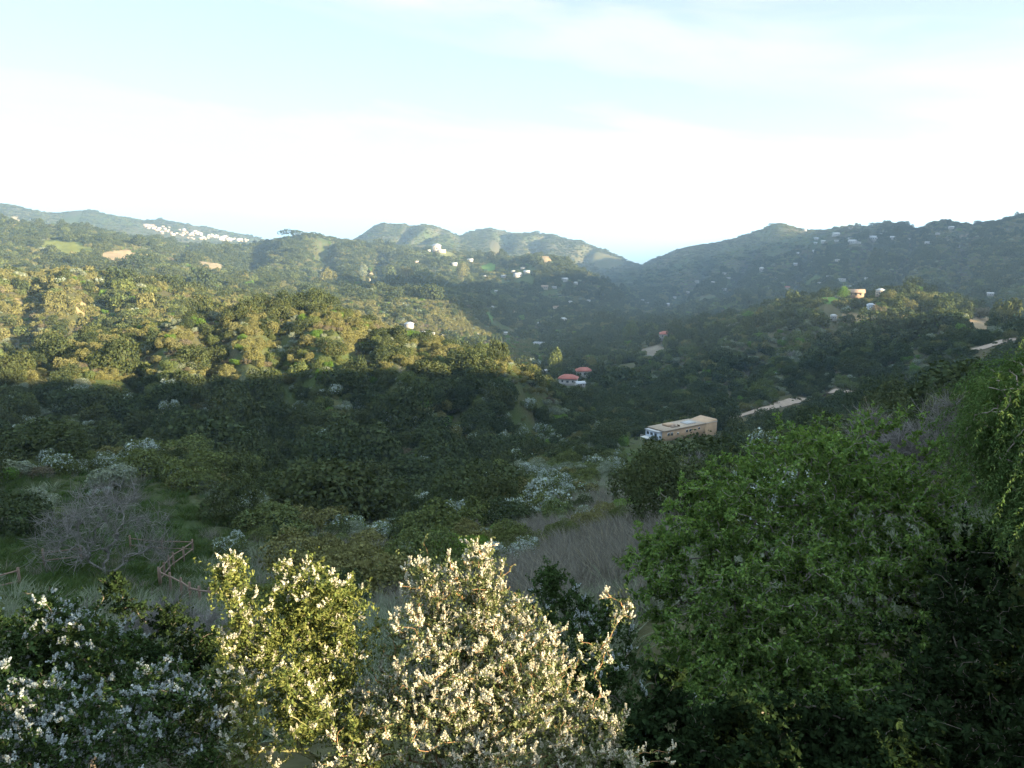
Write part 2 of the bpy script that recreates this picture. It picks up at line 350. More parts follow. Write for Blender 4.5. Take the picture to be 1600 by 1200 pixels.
nR, nA = TZ.shape
J, I = np.meshgrid(np.arange(nR - 1), np.arange(nA - 1), indexing='ij')
q = np.stack([J * nA + I, J * nA + I + 1, (J + 1) * nA + I + 1, (J + 1) * nA + I], -1).reshape(-1, 4)
Vg = np.stack([Xg, Yg, TZ], -1).reshape(-1, 3)
# close the little hole under the viewer
Vg = np.concatenate([Vg, [[0, 0, float(TZ[0].mean())]]])
ii = np.arange(nA - 1)
cap = np.stack([ii + 1, ii, np.full(nA - 1, len(Vg) - 1)], 1)
gm, nt, out = newmat('hillside_soil'); N = nt.nodes.new; L = nt.links.new
at_ = N('ShaderNodeAttribute'); at_.attribute_name = 'tint'
geo = N('ShaderNodeNewGeometry'); no = N('ShaderNodeTexNoise'); no.inputs['Scale'].default_value = 2.2; no.inputs['Detail'].default_value = 6
L(geo.outputs['Position'], no.inputs['Vector'])
cr = N('ShaderNodeMapRange'); cr.inputs[1].default_value = .3; cr.inputs[2].default_value = .7; cr.inputs[3].default_value = .65; cr.inputs[4].default_value = 1.3
L(no.outputs[0], cr.inputs[0])
vm = N('ShaderNodeVectorMath'); vm.operation = 'SCALE'; L(at_.outputs['Color'], vm.inputs[0]); L(cr.outputs[0], vm.inputs['Scale'])
df = N('ShaderNodeBsdfDiffuse'); L(vm.outputs[0], df.inputs[0]); L(df.outputs[0], out.inputs[0])
bp = N('ShaderNodeBump'); bp.inputs['Strength'].default_value = .5; bp.inputs['Distance'].default_value = .3; L(no.outputs[0], bp.inputs['Height']); L(bp.outputs[0], df.inputs['Normal'])
g_ob = build('ground', Vg, [q, cap], [gm], [0, 0], True)
tint = np.concatenate([ground_tint().reshape(-1, 3), [[.07, .06, .04]]])
ca = g_ob.data.color_attributes.new('tint', 'FLOAT_COLOR', 'POINT')
ca.data.foreach_set('color', np.concatenate([tint, np.ones((len(tint), 1))], 1).astype(np.float32).ravel())
tag(g_ob, kind='structure')

# sea beyond the hills
sm, nt, out = newmat('sea_water'); N = nt.nodes.new
b = N('ShaderNodeBsdfPrincipled'); b.inputs['Base Color'].default_value = (.03, .06, .08, 1); b.inputs['Roughness'].default_value = .35
no = N('ShaderNodeTexNoise'); no.inputs['Scale'].default_value = .02; no.inputs['Detail'].default_value = 5
bp = N('ShaderNodeBump'); bp.inputs['Strength'].default_value = .3; geo = N('ShaderNodeNewGeometry')
nt.links.new(geo.outputs['Position'], no.inputs[0]); nt.links.new(no.outputs[0], bp.inputs['Height']); nt.links.new(bp.outputs[0], b.inputs['Normal'])
nt.links.new(b.outputs[0], out.inputs[0])
a = np.radians(np.arange(-70, 70.1, 2)); V = []
for r in (4000, 60000): V.append(np.stack([r * np.sin(a), r * np.cos(a), np.full(len(a), -350.)], 1))
i = np.arange(len(a) - 1); n = len(a)
tag(build('sea', np.concatenate(V), [np.stack([i, i + n, i + n + 1, i + 1], 1)[:, ::-1]], [sm], [0]), kind='structure')
# ------------------------------------------------------------------ plants seen from afar
def unit(v): return v / np.maximum(np.linalg.norm(v, axis=-1, keepdims=True), 1e-9)

def quads(P, Nn, size, aspect, rng, roll=None):
    """leaf-like diamonds at P facing Nn"""
    n = len(P); t = rng.normal(size=(n, 3)) if roll is None else roll
    u = unit(np.cross(Nn, t)); v = np.cross(Nn, u)
    s = size[:, None]; w = s * aspect
    V = np.stack([P - u * s, P - v * w - u * s * .1, P + u * s, P + v * w + u * s * .15], 1).reshape(-1, 3)
    return V, np.arange(4 * n).reshape(n, 4)

def shrub_mesh(name, n, leaf, kind, seed, flat=1.0, lobes=7, tall=1.2, bloom=0., twigs=0):
    """a crown of small leaf faces spread over overlapping lobes; unit radius, standing on z = 0"""
    rng = np.random.default_rng(seed)
    c = rng.normal(size=(lobes, 3)) * [.42, .42, .22]; c[:, 2] = np.abs(c[:, 2]) * tall + .38 * tall * rng.uniform(.55, 1.1, lobes)
    rr = rng.uniform(.36, .6, lobes)
    k = rng.choice(lobes, n * 3, p=rr ** 2 / (rr ** 2).sum())
    d = unit(rng.normal(size=(n * 3, 3)) + [0, 0, .35])
    lump = 1 + .22 * vnoise(d[:, 0] * 3 + k * 7, d[:, 1] * 3 + d[:, 2] * 2.1, seed) + .12 * vnoise(d[:, 0] * 7 + k, d[:, 1] * 7 + d[:, 2] * 5, seed + 1)
    rad = rr[k] * lump * (1 - .5 * rng.random(n * 3) ** 3)
    P = c[k] + d * rad[:, None] * [1, 1, tall * flat]
    inner = np.min(np.linalg.norm((P[:, None] - c[None]) / [1, 1, tall * flat], axis=2) / rr[None], axis=1)
    keep = (inner > .72) & (P[:, 2] > .02)
    P, d = P[keep][:n], d[keep][:n]
    Nn = unit(d + rng.normal(size=d.shape) * .65)
    S = leaf * rng.uniform(.6, 1.35, len(P))
    V, Fq = quads(P, Nn, S, .62, rng)
    mi = np.zeros(len(Fq), int); mats = [M[kind]]
    if bloom:
        p = np.clip((P[:, 2] / P[:, 2].max() - .25) * 1.5, 0, 1) * bloom * (1 + 1.2 * vnoise(P[:, 0] * 4, P[:, 1] * 4 + P[:, 2] * 3, seed + 3))
        mi = (rng.random(len(P)) < p).astype(int); mats.append(M['bloom'])
    return build(name, V, [Fq], mats, [mi], link=False)

def twig_mesh(name, n, seed, tall=1.3, thick=.012):
    """a leafless bush: many thin upright forking twigs"""
    rng = np.random.default_rng(seed); mb = MB()
    for _ in range(n):
        a = rng.uniform(0, 2 * pi); sp = rng.uniform(.1, .8)
        p = np.array([cos(a), sin(a), 0]) * rng.uniform(0, .12); d = unit(np.array([cos(a) * sp, sin(a) * sp, 1.]))
        L = tall / 3.2
        for k in range(3):
            q = p + d * L * rng.uniform(.7, 1.1); mb.tube(p, q, thick * (1 - .3 * k), thick * (.7 - .3 * k), 3)
            for _2 in range(3):
                d2 = unit(d + rng.normal(size=3) * .5); q2 = q + d2 * L * rng.uniform(.4, .9)
                mb.tube(q, q2, thick * .5, thick * .25, 3)
                for _3 in range(2):
                    d3 = unit(d2 + rng.normal(size=3) * .5); mb.tube(q2, q2 + d3 * L * rng.uniform(.3, .7), thick * .3, thick * .2, 3)
            p = q; d = unit(d + rng.normal(size=3) * .3)
    return mb.build(name, M['twig'], link=False)

# kinds: name -> (leaf material, flatness, lobes, tall, bloom, radius range)
KIND = {
 'olive': ('olive', 1, 8, 1.05, 0, (1.1, 2.0)), 'dark': ('dark', 1, 9, 1.25, 0, (1.8, 3.2)), 'sage': ('sage', .9, 7, .85, .04, (.8, 1.5)),
 'bloom': ('mid', 1, 8, 1.05, .55, (1.1, 2.0)), 'mid': ('mid', 1, 8, 1.05, 0, (1.1, 2.1)), 'bright': ('bright', 1, 7, .95, 0, (1.0, 1.8)),
 'brown': ('brown', .9, 7, .9, 0, (.8, 1.6)),
}
NAMES = list(KIND) + ['bare']
def proto_set(tag_, n, leaf, variants):
    coll = bpy.data.collections.new('plants_' + tag_); table = {}; i = 0; objs = []
    for kn in NAMES:
        table[kn] = []
        for v in range(variants):
            nm = 'plant_%s_%03d' % (tag_, i)
            if kn == 'bare':
                o = twig_mesh(nm, 26 if tag_ == 'near' else 12, 900 + v, thick=.012 if tag_ == 'near' else .022)
            else:
                mt, fl, lo, ta, bl, _ = KIND[kn]
                o = shrub_mesh(nm, n, leaf, mt, 40 * NAMES.index(kn) + v, fl, lo + v, ta, bl)
            coll.objects.link(o); objs.append(o); table[kn].append(i); i += 1
    return coll, table, objs
CLOSEP = proto_set('close', 12000, .030, 2)
NEARP = proto_set('near', 4200, .05, 3)
MIDP = proto_set('middle', 2800, .060, 3)
FARP = proto_set('far', 800, .115, 3)

def scatter_tree(name, coll):
    ng = bpy.data.node_groups.new(name, 'GeometryNodeTree')
    ng.interface.new_socket('Geometry', in_out='INPUT', socket_type='NodeSocketGeometry')
    ng.interface.new_socket('Geometry', in_out='OUTPUT', socket_type='NodeSocketGeometry')
    N = ng.nodes.new; L = ng.links.new
    gi = N('NodeGroupInput'); go = N('NodeGroupOutput'); ip = N('GeometryNodeInstanceOnPoints')
    ci = N('GeometryNodeCollectionInfo'); ci.inputs['Collection'].default_value = coll
    ci.inputs['Separate Children'].default_value = True; ci.inputs['Reset Children'].default_value = True
    def attr(nm, ty):
        n = N('GeometryNodeInputNamedAttribute'); n.data_type = ty; n.inputs['Name'].default_value = nm; return n.outputs['Attribute']
    L(gi.outputs[0], ip.inputs['Points']); L(ci.outputs[0], ip.inputs['Instance']); ip.inputs['Pick Instance'].default_value = True
    L(attr('pick', 'INT'), ip.inputs['Instance Index'])
    e = N('FunctionNodeEulerToRotation'); L(attr('turn', 'FLOAT_VECTOR'), e.inputs[0]); L(e.outputs[0], ip.inputs['Rotation'])
    L(attr('size', 'FLOAT_VECTOR'), ip.inputs['Scale']); L(ip.outputs[0], go.inputs[0])
    return ng

def scatter(name, coll, P, pick, turn, size):
    me = bpy.data.meshes.new(name); me.vertices.add(len(P)); me.vertices.foreach_set('co', np.asarray(P, np.float32).ravel())
    for nm, ty, v, f in (('pick', 'INT', pick, 'value'), ('turn', 'FLOAT_VECTOR', turn, 'vector'), ('size', 'FLOAT_VECTOR', size, 'vector')):
        a = me.attributes.new(nm, ty, 'POINT'); a.data.foreach_set(f, np.asarray(v, np.int32 if ty == 'INT' else np.float32).ravel())
    o = bpy.data.objects.new(name, me); COL.objects.link(o)
    md = o.modifiers.new('scatter', 'NODES'); md.node_group = scatter_tree(name, coll)
    tag(o, kind='stuff')
    return o

CLEAR = []          # (x, y, radius, depth towards the viewer) kept free of scrub: houses, roads
def cleared(x, y):
    bad = np.zeros(len(x), bool)
    for cx, cy, r, dep in CLEAR:
        R = math.hypot(cx, cy); ux, uy = cx / R, cy / R
        dx, dy = x - cx, y - cy; al = dx * ux + dy * uy; ac_ = dx * uy - dy * ux
        bad |= (np.abs(ac_) < r) & (al < r) & (al > -r - dep)
    return bad

def jitter_grid(r0, r1, s, half):
    m = r1 * 1.01
    gx = np.arange(-m * sin(min(half, pi / 2)), m * sin(min(half, pi / 2)), s); gy = np.arange(0, m, s)
    X, Y = np.meshgrid(gx, gy); X = X.ravel() + RNG.uniform(-.5, .5, X.size) * s; Y = Y.ravel() + RNG.uniform(-.5, .5, Y.size) * s
    r = np.hypot(X, Y); a = np.arctan2(X, Y)
    k = (r > r0) & (r < r1) & (np.abs(a) < half)
    return X[k], Y[k]
#@@HOUSES
# ------------------------------------------------------------------ houses
H = {
 'white': surf_mat('white_stucco', (.28, .275, .265), (.36, .35, .335), 1.2), 'cream': surf_mat('cream_stucco', (.31, .265, .21), (.39, .33, .265), 1.2),
 'tan': surf_mat('tan_stucco', (.30, .20, .125), (.36, .25, .155), .7), 'red': surf_mat('red_tile', (.20, .065, .05), (.27, .095, .07), 2.5),
 'brown': surf_mat('brown_shingle', (.16, .11, .08), (.25, .18, .13), 2), 'grey': surf_mat('grey_shingle', (.24, .25, .27), (.36, .37, .39), 1.5),
 'pale': surf_mat('pale_roof', (.27, .27, .27), (.34, .335, .33), 1.5), 'bluegrey': surf_mat('blue_grey_siding', (.36, .42, .50), (.45, .50, .57), 1.5),
 'glass': surf_mat('dark_glass', (.02, .025, .03), (.05, .055, .065), 2, rough=.15, spec=.6), 'trim': surf_mat('painted_trim', (.5, .49, .46), (.6, .59, .56), 2),
 'wood': surf_mat('weathered_rail', (.11, .075, .056), (.17, .115, .085), 6, stretch=(1, 1, .3)), 'dirt': surf_mat('dirt_road', (.19, .145, .11), (.26, .20, .155), .5, bump=.2),
}

def gable_parts(w, d, h, rise, wall, roof, wins, root, hip=False):
    """walls, pitched roof and windows; the long front (-y side) faces local -y"""
    mb = MB(); t = .0
    a, b = w / 2, d / 2
    mb.box(-a, a, -b, b, -2.5, h)
    if not hip:
        for s in (-1, 1):
            mb.add([(s * a, -b, h), (s * a, b, h), (s * a, 0, h + rise)], [(0, 1, 2)])
    mb.build('wall', H[wall], root)
    rb = MB(); e = .06 * w + .25; th = .18; z0 = h - rise * e / b * .6 + .03
    rx = a * .45 if hip else a + e
    for zt in (0,):
        V = [(-a - e, -b - e, z0), (a + e, -b - e, z0), (rx, 0, h + rise + .05), (-rx, 0, h + rise + .05), (-a - e, b + e, z0), (a + e, b + e, z0)]
        W = [(x, y, z + th) for x, y, z in V]
        rb.add(V + W, [(0, 1, 2, 3), (3, 2, 5, 4), (9, 8, 7, 6), (10, 11, 8, 9), (0, 6, 7, 1), (4, 5, 11, 10), (0, 3, 9, 6), (3, 4, 10, 9), (1, 7, 8, 2), (2, 8, 11, 5)])
        if hip: rb.add([W[1], W[5], W[2]], [(0, 1, 2)]); rb.add([W[0], W[3], W[4]], [(0, 1, 2)])
    rf = rb.build('roof', H[roof], root)
    for (cx, cz, ww, hh) in wins:
        m = MB(); y = -b
        m.box(cx * a - ww / 2, cx * a + ww / 2, y - .06, y + .05, cz * h - hh / 2, cz * h + hh / 2, 0)
        f = m.build('window', H['glass'], root)
    return rf

def flat_parts(w, d, h, wall, roof, wins, root):
    a, b = w / 2, d / 2
    m = MB(); m.box(-a, a, -b, b, -2.5, h); m.build('wall', H[wall], root)
    m = MB(); m.box(-a - .4, a + .4, -b - .4, b + .4, h + .003, h + .35); m.box(-a * .3, a * .2, -b * .3, b * .4, h + .353, h + .9); m.build('roof', H[roof], root)
    for (cx, cz, ww, hh) in wins:
        m = MB(); m.box(cx * a - ww / 2, cx * a + ww / 2, -b - .06, -b + .05, cz * h - hh / 2, cz * h + hh / 2); m.build('window', H['glass'], root)

def house_proto(kind, wall, roof, name='house'):
    r = empty(name, (0, 0, 0))
    wins = [(-.6, .55, 1.3, 1.3), (0, .5, 1.8, 1.5), (.6, .55, 1.3, 1.3)]
    if kind == 'gable': gable_parts(12, 8, 3.6, 2.3, wall, roof, wins, r)
    elif kind == 'hip': gable_parts(13, 9, 4.6, 2.4, wall, roof, wins, r, True)
    elif kind == 'flat': flat_parts(13, 8, 4.2, wall, roof, wins, r)
    elif kind == 'tall': gable_parts(9, 8, 6.2, 2.0, wall, roof, wins + [(-.5, .2, 1.3, 1.2), (.5, .2, 1.3, 1.2)], r, True)
    return r
PROTO_USED = set(); PROTOS = {}
def put_house(kind, wall, roof, px, py, wpx, label, group=None, yaw=None, rmin=300, clear=True, lift=0., dep=0, name='house', rmax=7000, grow=1.0):
    key_ = (kind, wall, roof, name)
    p = hit(px, py, rmin, rmax); r = math.hypot(p.x, p.y)
    if key_ not in PROTOS: PROTOS[key_] = house_proto(kind, wall, roof, name); o = PROTOS[key_]
    else: o = copy_tree(PROTOS[key_])
    wreal = {'gable': 12, 'hip': 13, 'flat': 13, 'tall': 9}[kind]
    s = wpx * r / F / wreal * grow * (.76 if r > 900 else .92)
    rz = -math.atan2(p.x, p.y) + (random.uniform(-.7, .7) if yaw is None else radians(yaw))
    o.location = (p.x, p.y, p.z + lift + (.8 if r < 900 else 1.4 if r < 3000 else .2)); o.rotation_euler = (0, 0, rz); o.scale = (s, s, s)
    tag(o, label, 'house', group); o['kind'] = 'thing'
    if clear: CLEAR.append((p.x, p.y, 7.5 * s, dep or 16 + r * .022))
    return o

# red roofed and pale houses on the valley floor
put_house('hip', 'white', 'red', 912, 590, 26, 'taller white house with red tiled roof on the valley floor', yaw=12, lift=.6, dep=60)
put_house('hip', 'white', 'red', 888, 602, 30, 'low white house with long red roof below the taller valley house', yaw=-8, lift=.2, dep=60)
put_house('gable', 'white', 'grey', 906, 605, 16, 'grey roofed shed beside the low red roofed valley house', yaw=24, name='shed', dep=60)
put_house('gable', 'white', 'pale', 851, 583, 9, 'tiny pale roofed cabin at the foot of the sunlit hill', yaw=10, name='cabin')
put_house('hip', 'white', 'red', 1040, 531, 21, 'white house with red tiled roof alone on the dark slope above the valley', yaw=8, lift=.8)
put_house('flat', 'white', 'grey', 842, 542, 17, 'grey roofed white house among trees at the far end of the valley', yaw=-15, lift=.5)
put_house('tall', 'white', 'pale', 1302, 502, 9, 'small white building at the shaded edge of the right hand ridge', yaw=5, lift=.3)
# ridge top, in the sun
put_house('gable', 'brown', 'brown', 1337, 466, 22, 'long reddish brown house on the right hand ridge top', yaw=4, rmax=760, lift=.6)
put_house('tall', 'cream', 'pale', 1375, 465, 11, 'pale yellow house catching the sun on the right hand ridge top', yaw=-20, rmax=760, lift=1.2)
put_house('flat', 'white', 'pale', 1309, 467, 8, 'small whitish house at the left end of the right hand ridge top', yaw=10, rmax=760, lift=.5)
put_house('tall', 'white', 'grey', 1346, 478, 6, 'narrow white house below the long brown ridge house', yaw=0, rmax=760, lift=.5)
put_house('tall', 'bluegrey', 'grey', 1360, 486, 10, 'blue grey house below the pale yellow ridge house', yaw=15, rmax=760, lift=.4)
put_house('flat', 'tan', 'brown', 1419, 461, 12, 'tan house next to the rounded sunlit top of the right hand ridge', yaw=-5, rmax=760, lift=.6)
put_house('tall', 'bluegrey', 'grey', 1553, 492, 11, 'grey house behind sunlit shrubs near the right end of the ridge', yaw=10, rmax=760, lift=.8)
put_house('gable', 'white', 'pale', 1547, 463, 10, 'white house on the shaded slope just beyond the right end of the ridge', yaw=0, rmin=760)
put_house('flat', 'white', 'pale', 1587, 478, 11, 'low white roofed house low on the slope beyond the right end of the ridge', yaw=0, rmin=760)
# wooded hill in the middle
put_house('tall', 'cream', 'pale', 682, 393, 13, 'large pale mansion on the wooded crest in the middle distance', yaw=10, rmin=1000, grow=1.2)
put_house('flat', 'cream', 'pale', 690, 395, 15, 'long low wing beside the pale crest mansion', yaw=20, rmin=1000)
put_house('flat', 'white', 'pale', 670, 393, 7, 'small pale outbuilding just left of the crest mansion', yaw=0, rmin=1000, name='outbuilding')
put_house('gable', 'white', 'pale', 710, 415, 10, 'white sunlit house among trees below the crest mansion', yaw=12, rmin=1000)
put_house('gable', 'white', 'pale', 735, 409, 10, 'white sunlit house near the small bright lawn', yaw=-12, rmin=1000)
put_house('gable', 'white', 'pale', 657, 430, 10, 'bright white house in front of tall trees on the sunlit wooded slope', yaw=0, rmin=1000)
put_house('flat', 'cream', 'pale', 651, 411, 8, 'pale low house half hidden under the wooded crest', yaw=0, rmin=1000)
put_house('tall', 'cream', 'pale', 577, 440, 5, 'small cream house standing alone in front of the sunlit grove', yaw=0, rmin=1000)
put_house('hip', 'white', 'pale', 639, 512, 15, 'wide white house below the rounded shaded hill', yaw=-10, rmin=600)
mid_spots = [(802,426,8),(817,421,9),(809,433,15),(823,428,11),(882,440,12),(899,445,9),(866,451,9),(920,472,6),(847,471,6),(891,474,7),(862,498,7),(902,497,5),(841,507,5),(822,517,5),(757,434,6),(787,434,9),(775,457,6),(746,486,4),(769,482,6),(662,523,8),(676,524,7),(690,526,8),(746,526,7),(789,523,8)]
for px, py, w in mid_spots:
    k = random.choice([('gable','white','pale'),('flat','white','pale'),('hip','white','grey')])
    put_house(*k, px, py, w, 'small pale house among trees on the shaded side of the central valley', 'houses on the shaded side of the central valley', rmin=650)
put_house('hip', 'white', 'pale', 880, 503, 13, 'brightest white house near the floor of the central valley', yaw=5, rmin=650)
for px, py, w in [(851,452,13),(869,484,12),(802,489,6)]:
    put_house('gable', 'cream', 'brown', px, py, w, 'brown roofed house among trees on the shaded side of the central valley', 'brown roofed houses of the central valley', rmin=650)
right_spots = [(1257,361,7),(1306,369,11),(1275,375,7),(1287,380,9),(1274,382,6),(1307,378,7),(1329,375,9),(1332,381,13),(1341,381,8),(1362,372,9),(1376,368,7),(1367,376,15),(1395,374,9),(1419,375,6),(1465,367,7),(1449,382,8),(1486,358,8),(1329,358,8),(1274,396,11),(1246,397,5),(1386,396,6),(1360,403,8),(1309,409,9),(1242,415,8),(1213,436,8),(1294,435,7),(1304,434,6),(1315,440,12),(1357,440,12),(1280,444,6),(1204,453,9),(1327,449,6),(1496,387,7),
  (1132,429,7),(1138,436,7),(1088,442,9),(1114,443,6),(1180,441,5),(1152,451,7),(1131,454,8),(1074,458,7),(1097,460,5),(1054,467,6),(1011,476,6),(1042,478,9),(1004,471,5)]
for px, py, w in right_spots:
    k = random.choice([('gable','white','pale'),('flat','white','pale'),('gable','white','grey')])
    put_house(*k, px, py, w, 'small pale house on the shaded blue mountainside at right', 'houses on the shaded right hand mountainside', rmin=900)
put_house('tall', 'white', 'pale', 1190, 425, 9, 'brightest white house alone halfway up the shaded right mountainside', yaw=0, rmin=900)
put_house('gable', 'cream', 'red', 1230, 452, 9, 'house with reddish roof low on the shaded right mountainside', yaw=0, rmin=900)
# estate on the far left mountain
for k in range(120):
    t = RNG.random() ** .9; px = 222 + 165 * t
    up = np.interp(px, [220, 260, 300, 340, 387], [351, 355, 361, 368, 375]); lo = np.interp(px, [220, 240, 262, 300, 350, 387], [353, 360, 368, 374, 377, 378])
    py = RNG.uniform(up, lo); 
    put_house(*random.choice([('gable','cream','pale'),('hip','tan','pale'),('flat','cream','pale'),('gable','tan','brown'),('hip','cream','brown')]), px, py, RNG.uniform(3.0, 5.2),
              'sunlit pale house in the estate on the far left mountain', 'houses of the far hillside estate', rmin=3100, grow=1.25)

# the long tan house
def long_house():
    p = hit(1038, 689, 180, 300); r0 = math.hypot(p.x, p.y)
    root = empty('long_house', (p.x, p.y, p.z + .7), radians(46) - math.atan2(p.x, p.y)); root.scale = (.93, .93, .78)
    tag(root, 'long flat roofed tan house with white end on the dark slope', 'house')
    m = MB(); m.box(0, 21, 0, 8, -3, 3.1)
    m.add([(21, 0, -3), (27, 0, -3), (27, 0, 4.1), (21, 0, 3.1), (21, 8, -3), (27, 8, -3), (27, 8, 4.1), (21, 8, 3.1)], [(0, 1, 2, 3), (5, 4, 7, 6), (1, 5, 6, 2), (3, 2, 6, 7)])
    m.build('wall', H['tan'], root)
    m = MB(); m.box(-.25, 20.9, -.25, 8.25, 3.104, 3.4); f = m.build('roof', surf_mat('tan_roof_gravel', (.24, .19, .14), (.32, .255, .19), 1.5), root)
    m = MB(); m.box(5.2, 8.6, 3.2, 6.4, 3.404, 4.2)
    m.build('roof_room', H['tan'], root)
    m = MB(); 
    for k in range(8):
        a0, a1 = pi * k / 8, pi * (k + 1) / 8
        m.add([(7.2 + 1.9 * cos(a0), 1.4, 3.404 + 1.2 * sin(a0)), (7.2 + 1.9 * cos(a1), 1.4, 3.404 + 1.2 * sin(a1)), (7.2 + 1.9 * cos(a1), 2.6, 3.404 + 1.2 * sin(a1)), (7.2 + 1.9 * cos(a0), 2.6, 3.404 + 1.2 * sin(a0))], [(0, 1, 2, 3)])
    m.build('arched_cover', H['brown'], root)
    m = MB(); m.box(13.5, 18, 2, 5.5, 3.404, 3.75); m.build('skylight', H['pale'], root)
    m = MB(); m.box(20.9, 27.2, -.12, .004, 3.2, 3.3); m.build('cornice', H['trim'], root)
    for x, z, w, h in ((2.0, 1.6, .9, 1.2), (3.6, 1.5, .9, 1.2), (6.6, 1.2, .7, .7), (11.2, 1.5, .9, 1.0), (12.9, 1.5, .9, 1.0), (17.5, 1.6, .8, .8)):
        m = MB(); m.box(x - w/2 - .12, x + w/2 + .12, -.05, .02, z - h/2 - .12, z + h/2 + .12); fr = m.build('window', H['trim'], root)
        m = MB(); m.box(x - w/2, x + w/2, -.08, -.052, z - h/2, z + h/2); m.build('pane', H['glass'], fr)
    m = MB(); m.box(-1.9, -.004, 1.2, 7.4, -3, 2.7); m.build('white_end_wall', H['bluegrey'], root)
    m = MB(); m.box(-2.2, -.26, .9, 7.7, 2.704, 2.9); m.build('end_roof', H['pale'], root)
    for y in (2.4, 4.4, 6.2):
        m = MB(); m.box(-1.98, -1.902, y - .6, y + .6, .9, 2.1); m.build('window', H['glass'], root)
    m = MB(); m.box(-4.4, -1.904, 3.0, 7.4, -.2, -.05)
    for y in (3.1, 5.2, 7.3): m.tube((-4.3, y, -3), (-4.3, y, .9), .07, .07)
    m.tube((-4.3, 3.1, .9), (-4.3, 7.3, .9), .05, .05); m.tube((-4.3, 3.1, .4), (-4.3, 7.3, .4), .04, .04)
    m.build('deck', H['trim'], root)
    for t in np.linspace(0, 1, 6):
        q = p + Vector((t * 19, t * 19, 0)); CLEAR.append((q.x, q.y, 7, 180))
    CLEAR.append((p.x - 4, p.y + 4, 7, 180))
long_house()

def ribbon(name, pix, width, mat, lift=.3, rmin=100, rmax=800, n=60):
    q_ = np.array(pix, float); t_ = np.linspace(0, len(q_) - 1, 40); PX = np.interp(t_, np.arange(len(q_)), q_[:, 0]); PY = np.interp(t_, np.arange(len(q_)), q_[:, 1])
    P = np.array([hit(x, y, rmin, rmax)[:2] for x, y in zip(PX, PY)]); P = np.array([np.median(P[max(0, k - 2):k + 3], 0) for k in range(len(P))]); s = np.concatenate([[0], np.cumsum(np.linalg.norm(np.diff(P, axis=0), axis=1))])
    t = np.linspace(0, s[-1], n); C = np.stack([np.interp(t, s, P[:, 0]), np.interp(t, s, P[:, 1])], 1)
    for _ in range(3): C[1:-1] = (C[:-2] + 2 * C[1:-1] + C[2:]) / 4
    d = np.gradient(C, axis=0); d /= np.linalg.norm(d, axis=1, keepdims=True); nn = np.stack([-d[:, 1], d[:, 0]], 1)
    cols = []
    for k in np.linspace(-1, 1, 5):
        Q = C + nn * (width / 2 * k) * (1 + .18 * vnoise(t / 6, t * 0 + k, 5))[:, None]
        cols.append(np.column_stack([Q, np.maximum(ground(Q[:, 0], Q[:, 1]), ground(C[:, 0], C[:, 1]) - .8) + lift]))
    V = np.concatenate(cols); i = np.arange(n - 1)
    Fq = np.concatenate([np.stack([k*n + i, k*n + i + 1, (k+1)*n + i + 1, (k+1)*n + i], 1) for k in range(4)])
    o = build(name, V, [Fq], [mat], [0], True); tag(o, kind='structure')
    for c in C[::2]: CLEAR.append((c[0], c[1], width * .75, 24))
    return o
ribbon('dirt_road', [(1138, 657), (1150, 651), (1175, 645), (1201, 639), (1225, 631), (1246, 626), (1280, 619), (1330, 615), (1400, 611), (1480, 604)], 4.2, H['dirt'])
ribbon('ridge_track', [(1600, 528), (1570, 533), (1545, 541), (1520, 548)], 5.0, H['dirt'], rmin=200)

# rail fence round the garden bench
def fence(pix, label, single=False, rmin=20, rmax=90):
    P = [hit(x, y, rmin, rmax) for x, y in pix]
    root = empty('rail_fence', P[0]); tag(root, label, 'fence', None)
    pts = []
    for a, b in zip(P[:-1], P[1:]):
        n = max(1, round((b - a).length / 2.5))
        for k in range(n): pts.append(a.lerp(b, k / n))
    pts.append(P[-1]); tops = []
    for q in pts:
        z = float(ground(q.x, q.y)); l = Vector((q.x, q.y, z)) - P[0]; tops.append(l)
        j = RNG.normal(size=2) * .03
        m = MB(); m.box(l.x - .05, l.x + .05, l.y - .05, l.y + .05, l.z - .3, l.z + 1.2 + j[0]); m.build('post', H['wood'], root)
    for a, b in zip(tops[:-1], tops[1:]):
        for hgt in ((.95,) if single else (.45, .98)):
            m = MB(); m.tube(a + Vector((0, 0, hgt + RNG.normal() * .03)), b + Vector((0, 0, hgt + RNG.normal() * .03)), .042, .042, 6); m.build('rail', H['wood'], root)
    for q in pts: CLEAR.append((q.x, q.y, 1.6, 9.0))
    return root
fence([(205, 862), (302, 867), (272, 890), (250, 917)], 'brown rail fence with a corner standing beside the bare grey tree')
fence([(252, 918), (285, 936), (330, 957)], 'low single rail fence running down the slope from the fence corner', True)
fence([(70, 888), (128, 880)], 'short brown rail fence length in front of the bare grey tree')
fence([(-25, 936), (32, 921)], 'reddish rail fence end at the edge of the lower garden')
p = hit(209, 736, 60, 130); m = MB(); m.box(-.06, .06, -.06, .06, -.2, 1.1); m.box(-.08, .08, -.08, .08, 1.1, 1.16)
o = m.build('garden_stake', H['pale']); o.location = p; tag(o, 'thin pale stake standing in the grass above the bare grey tree', 'stake')
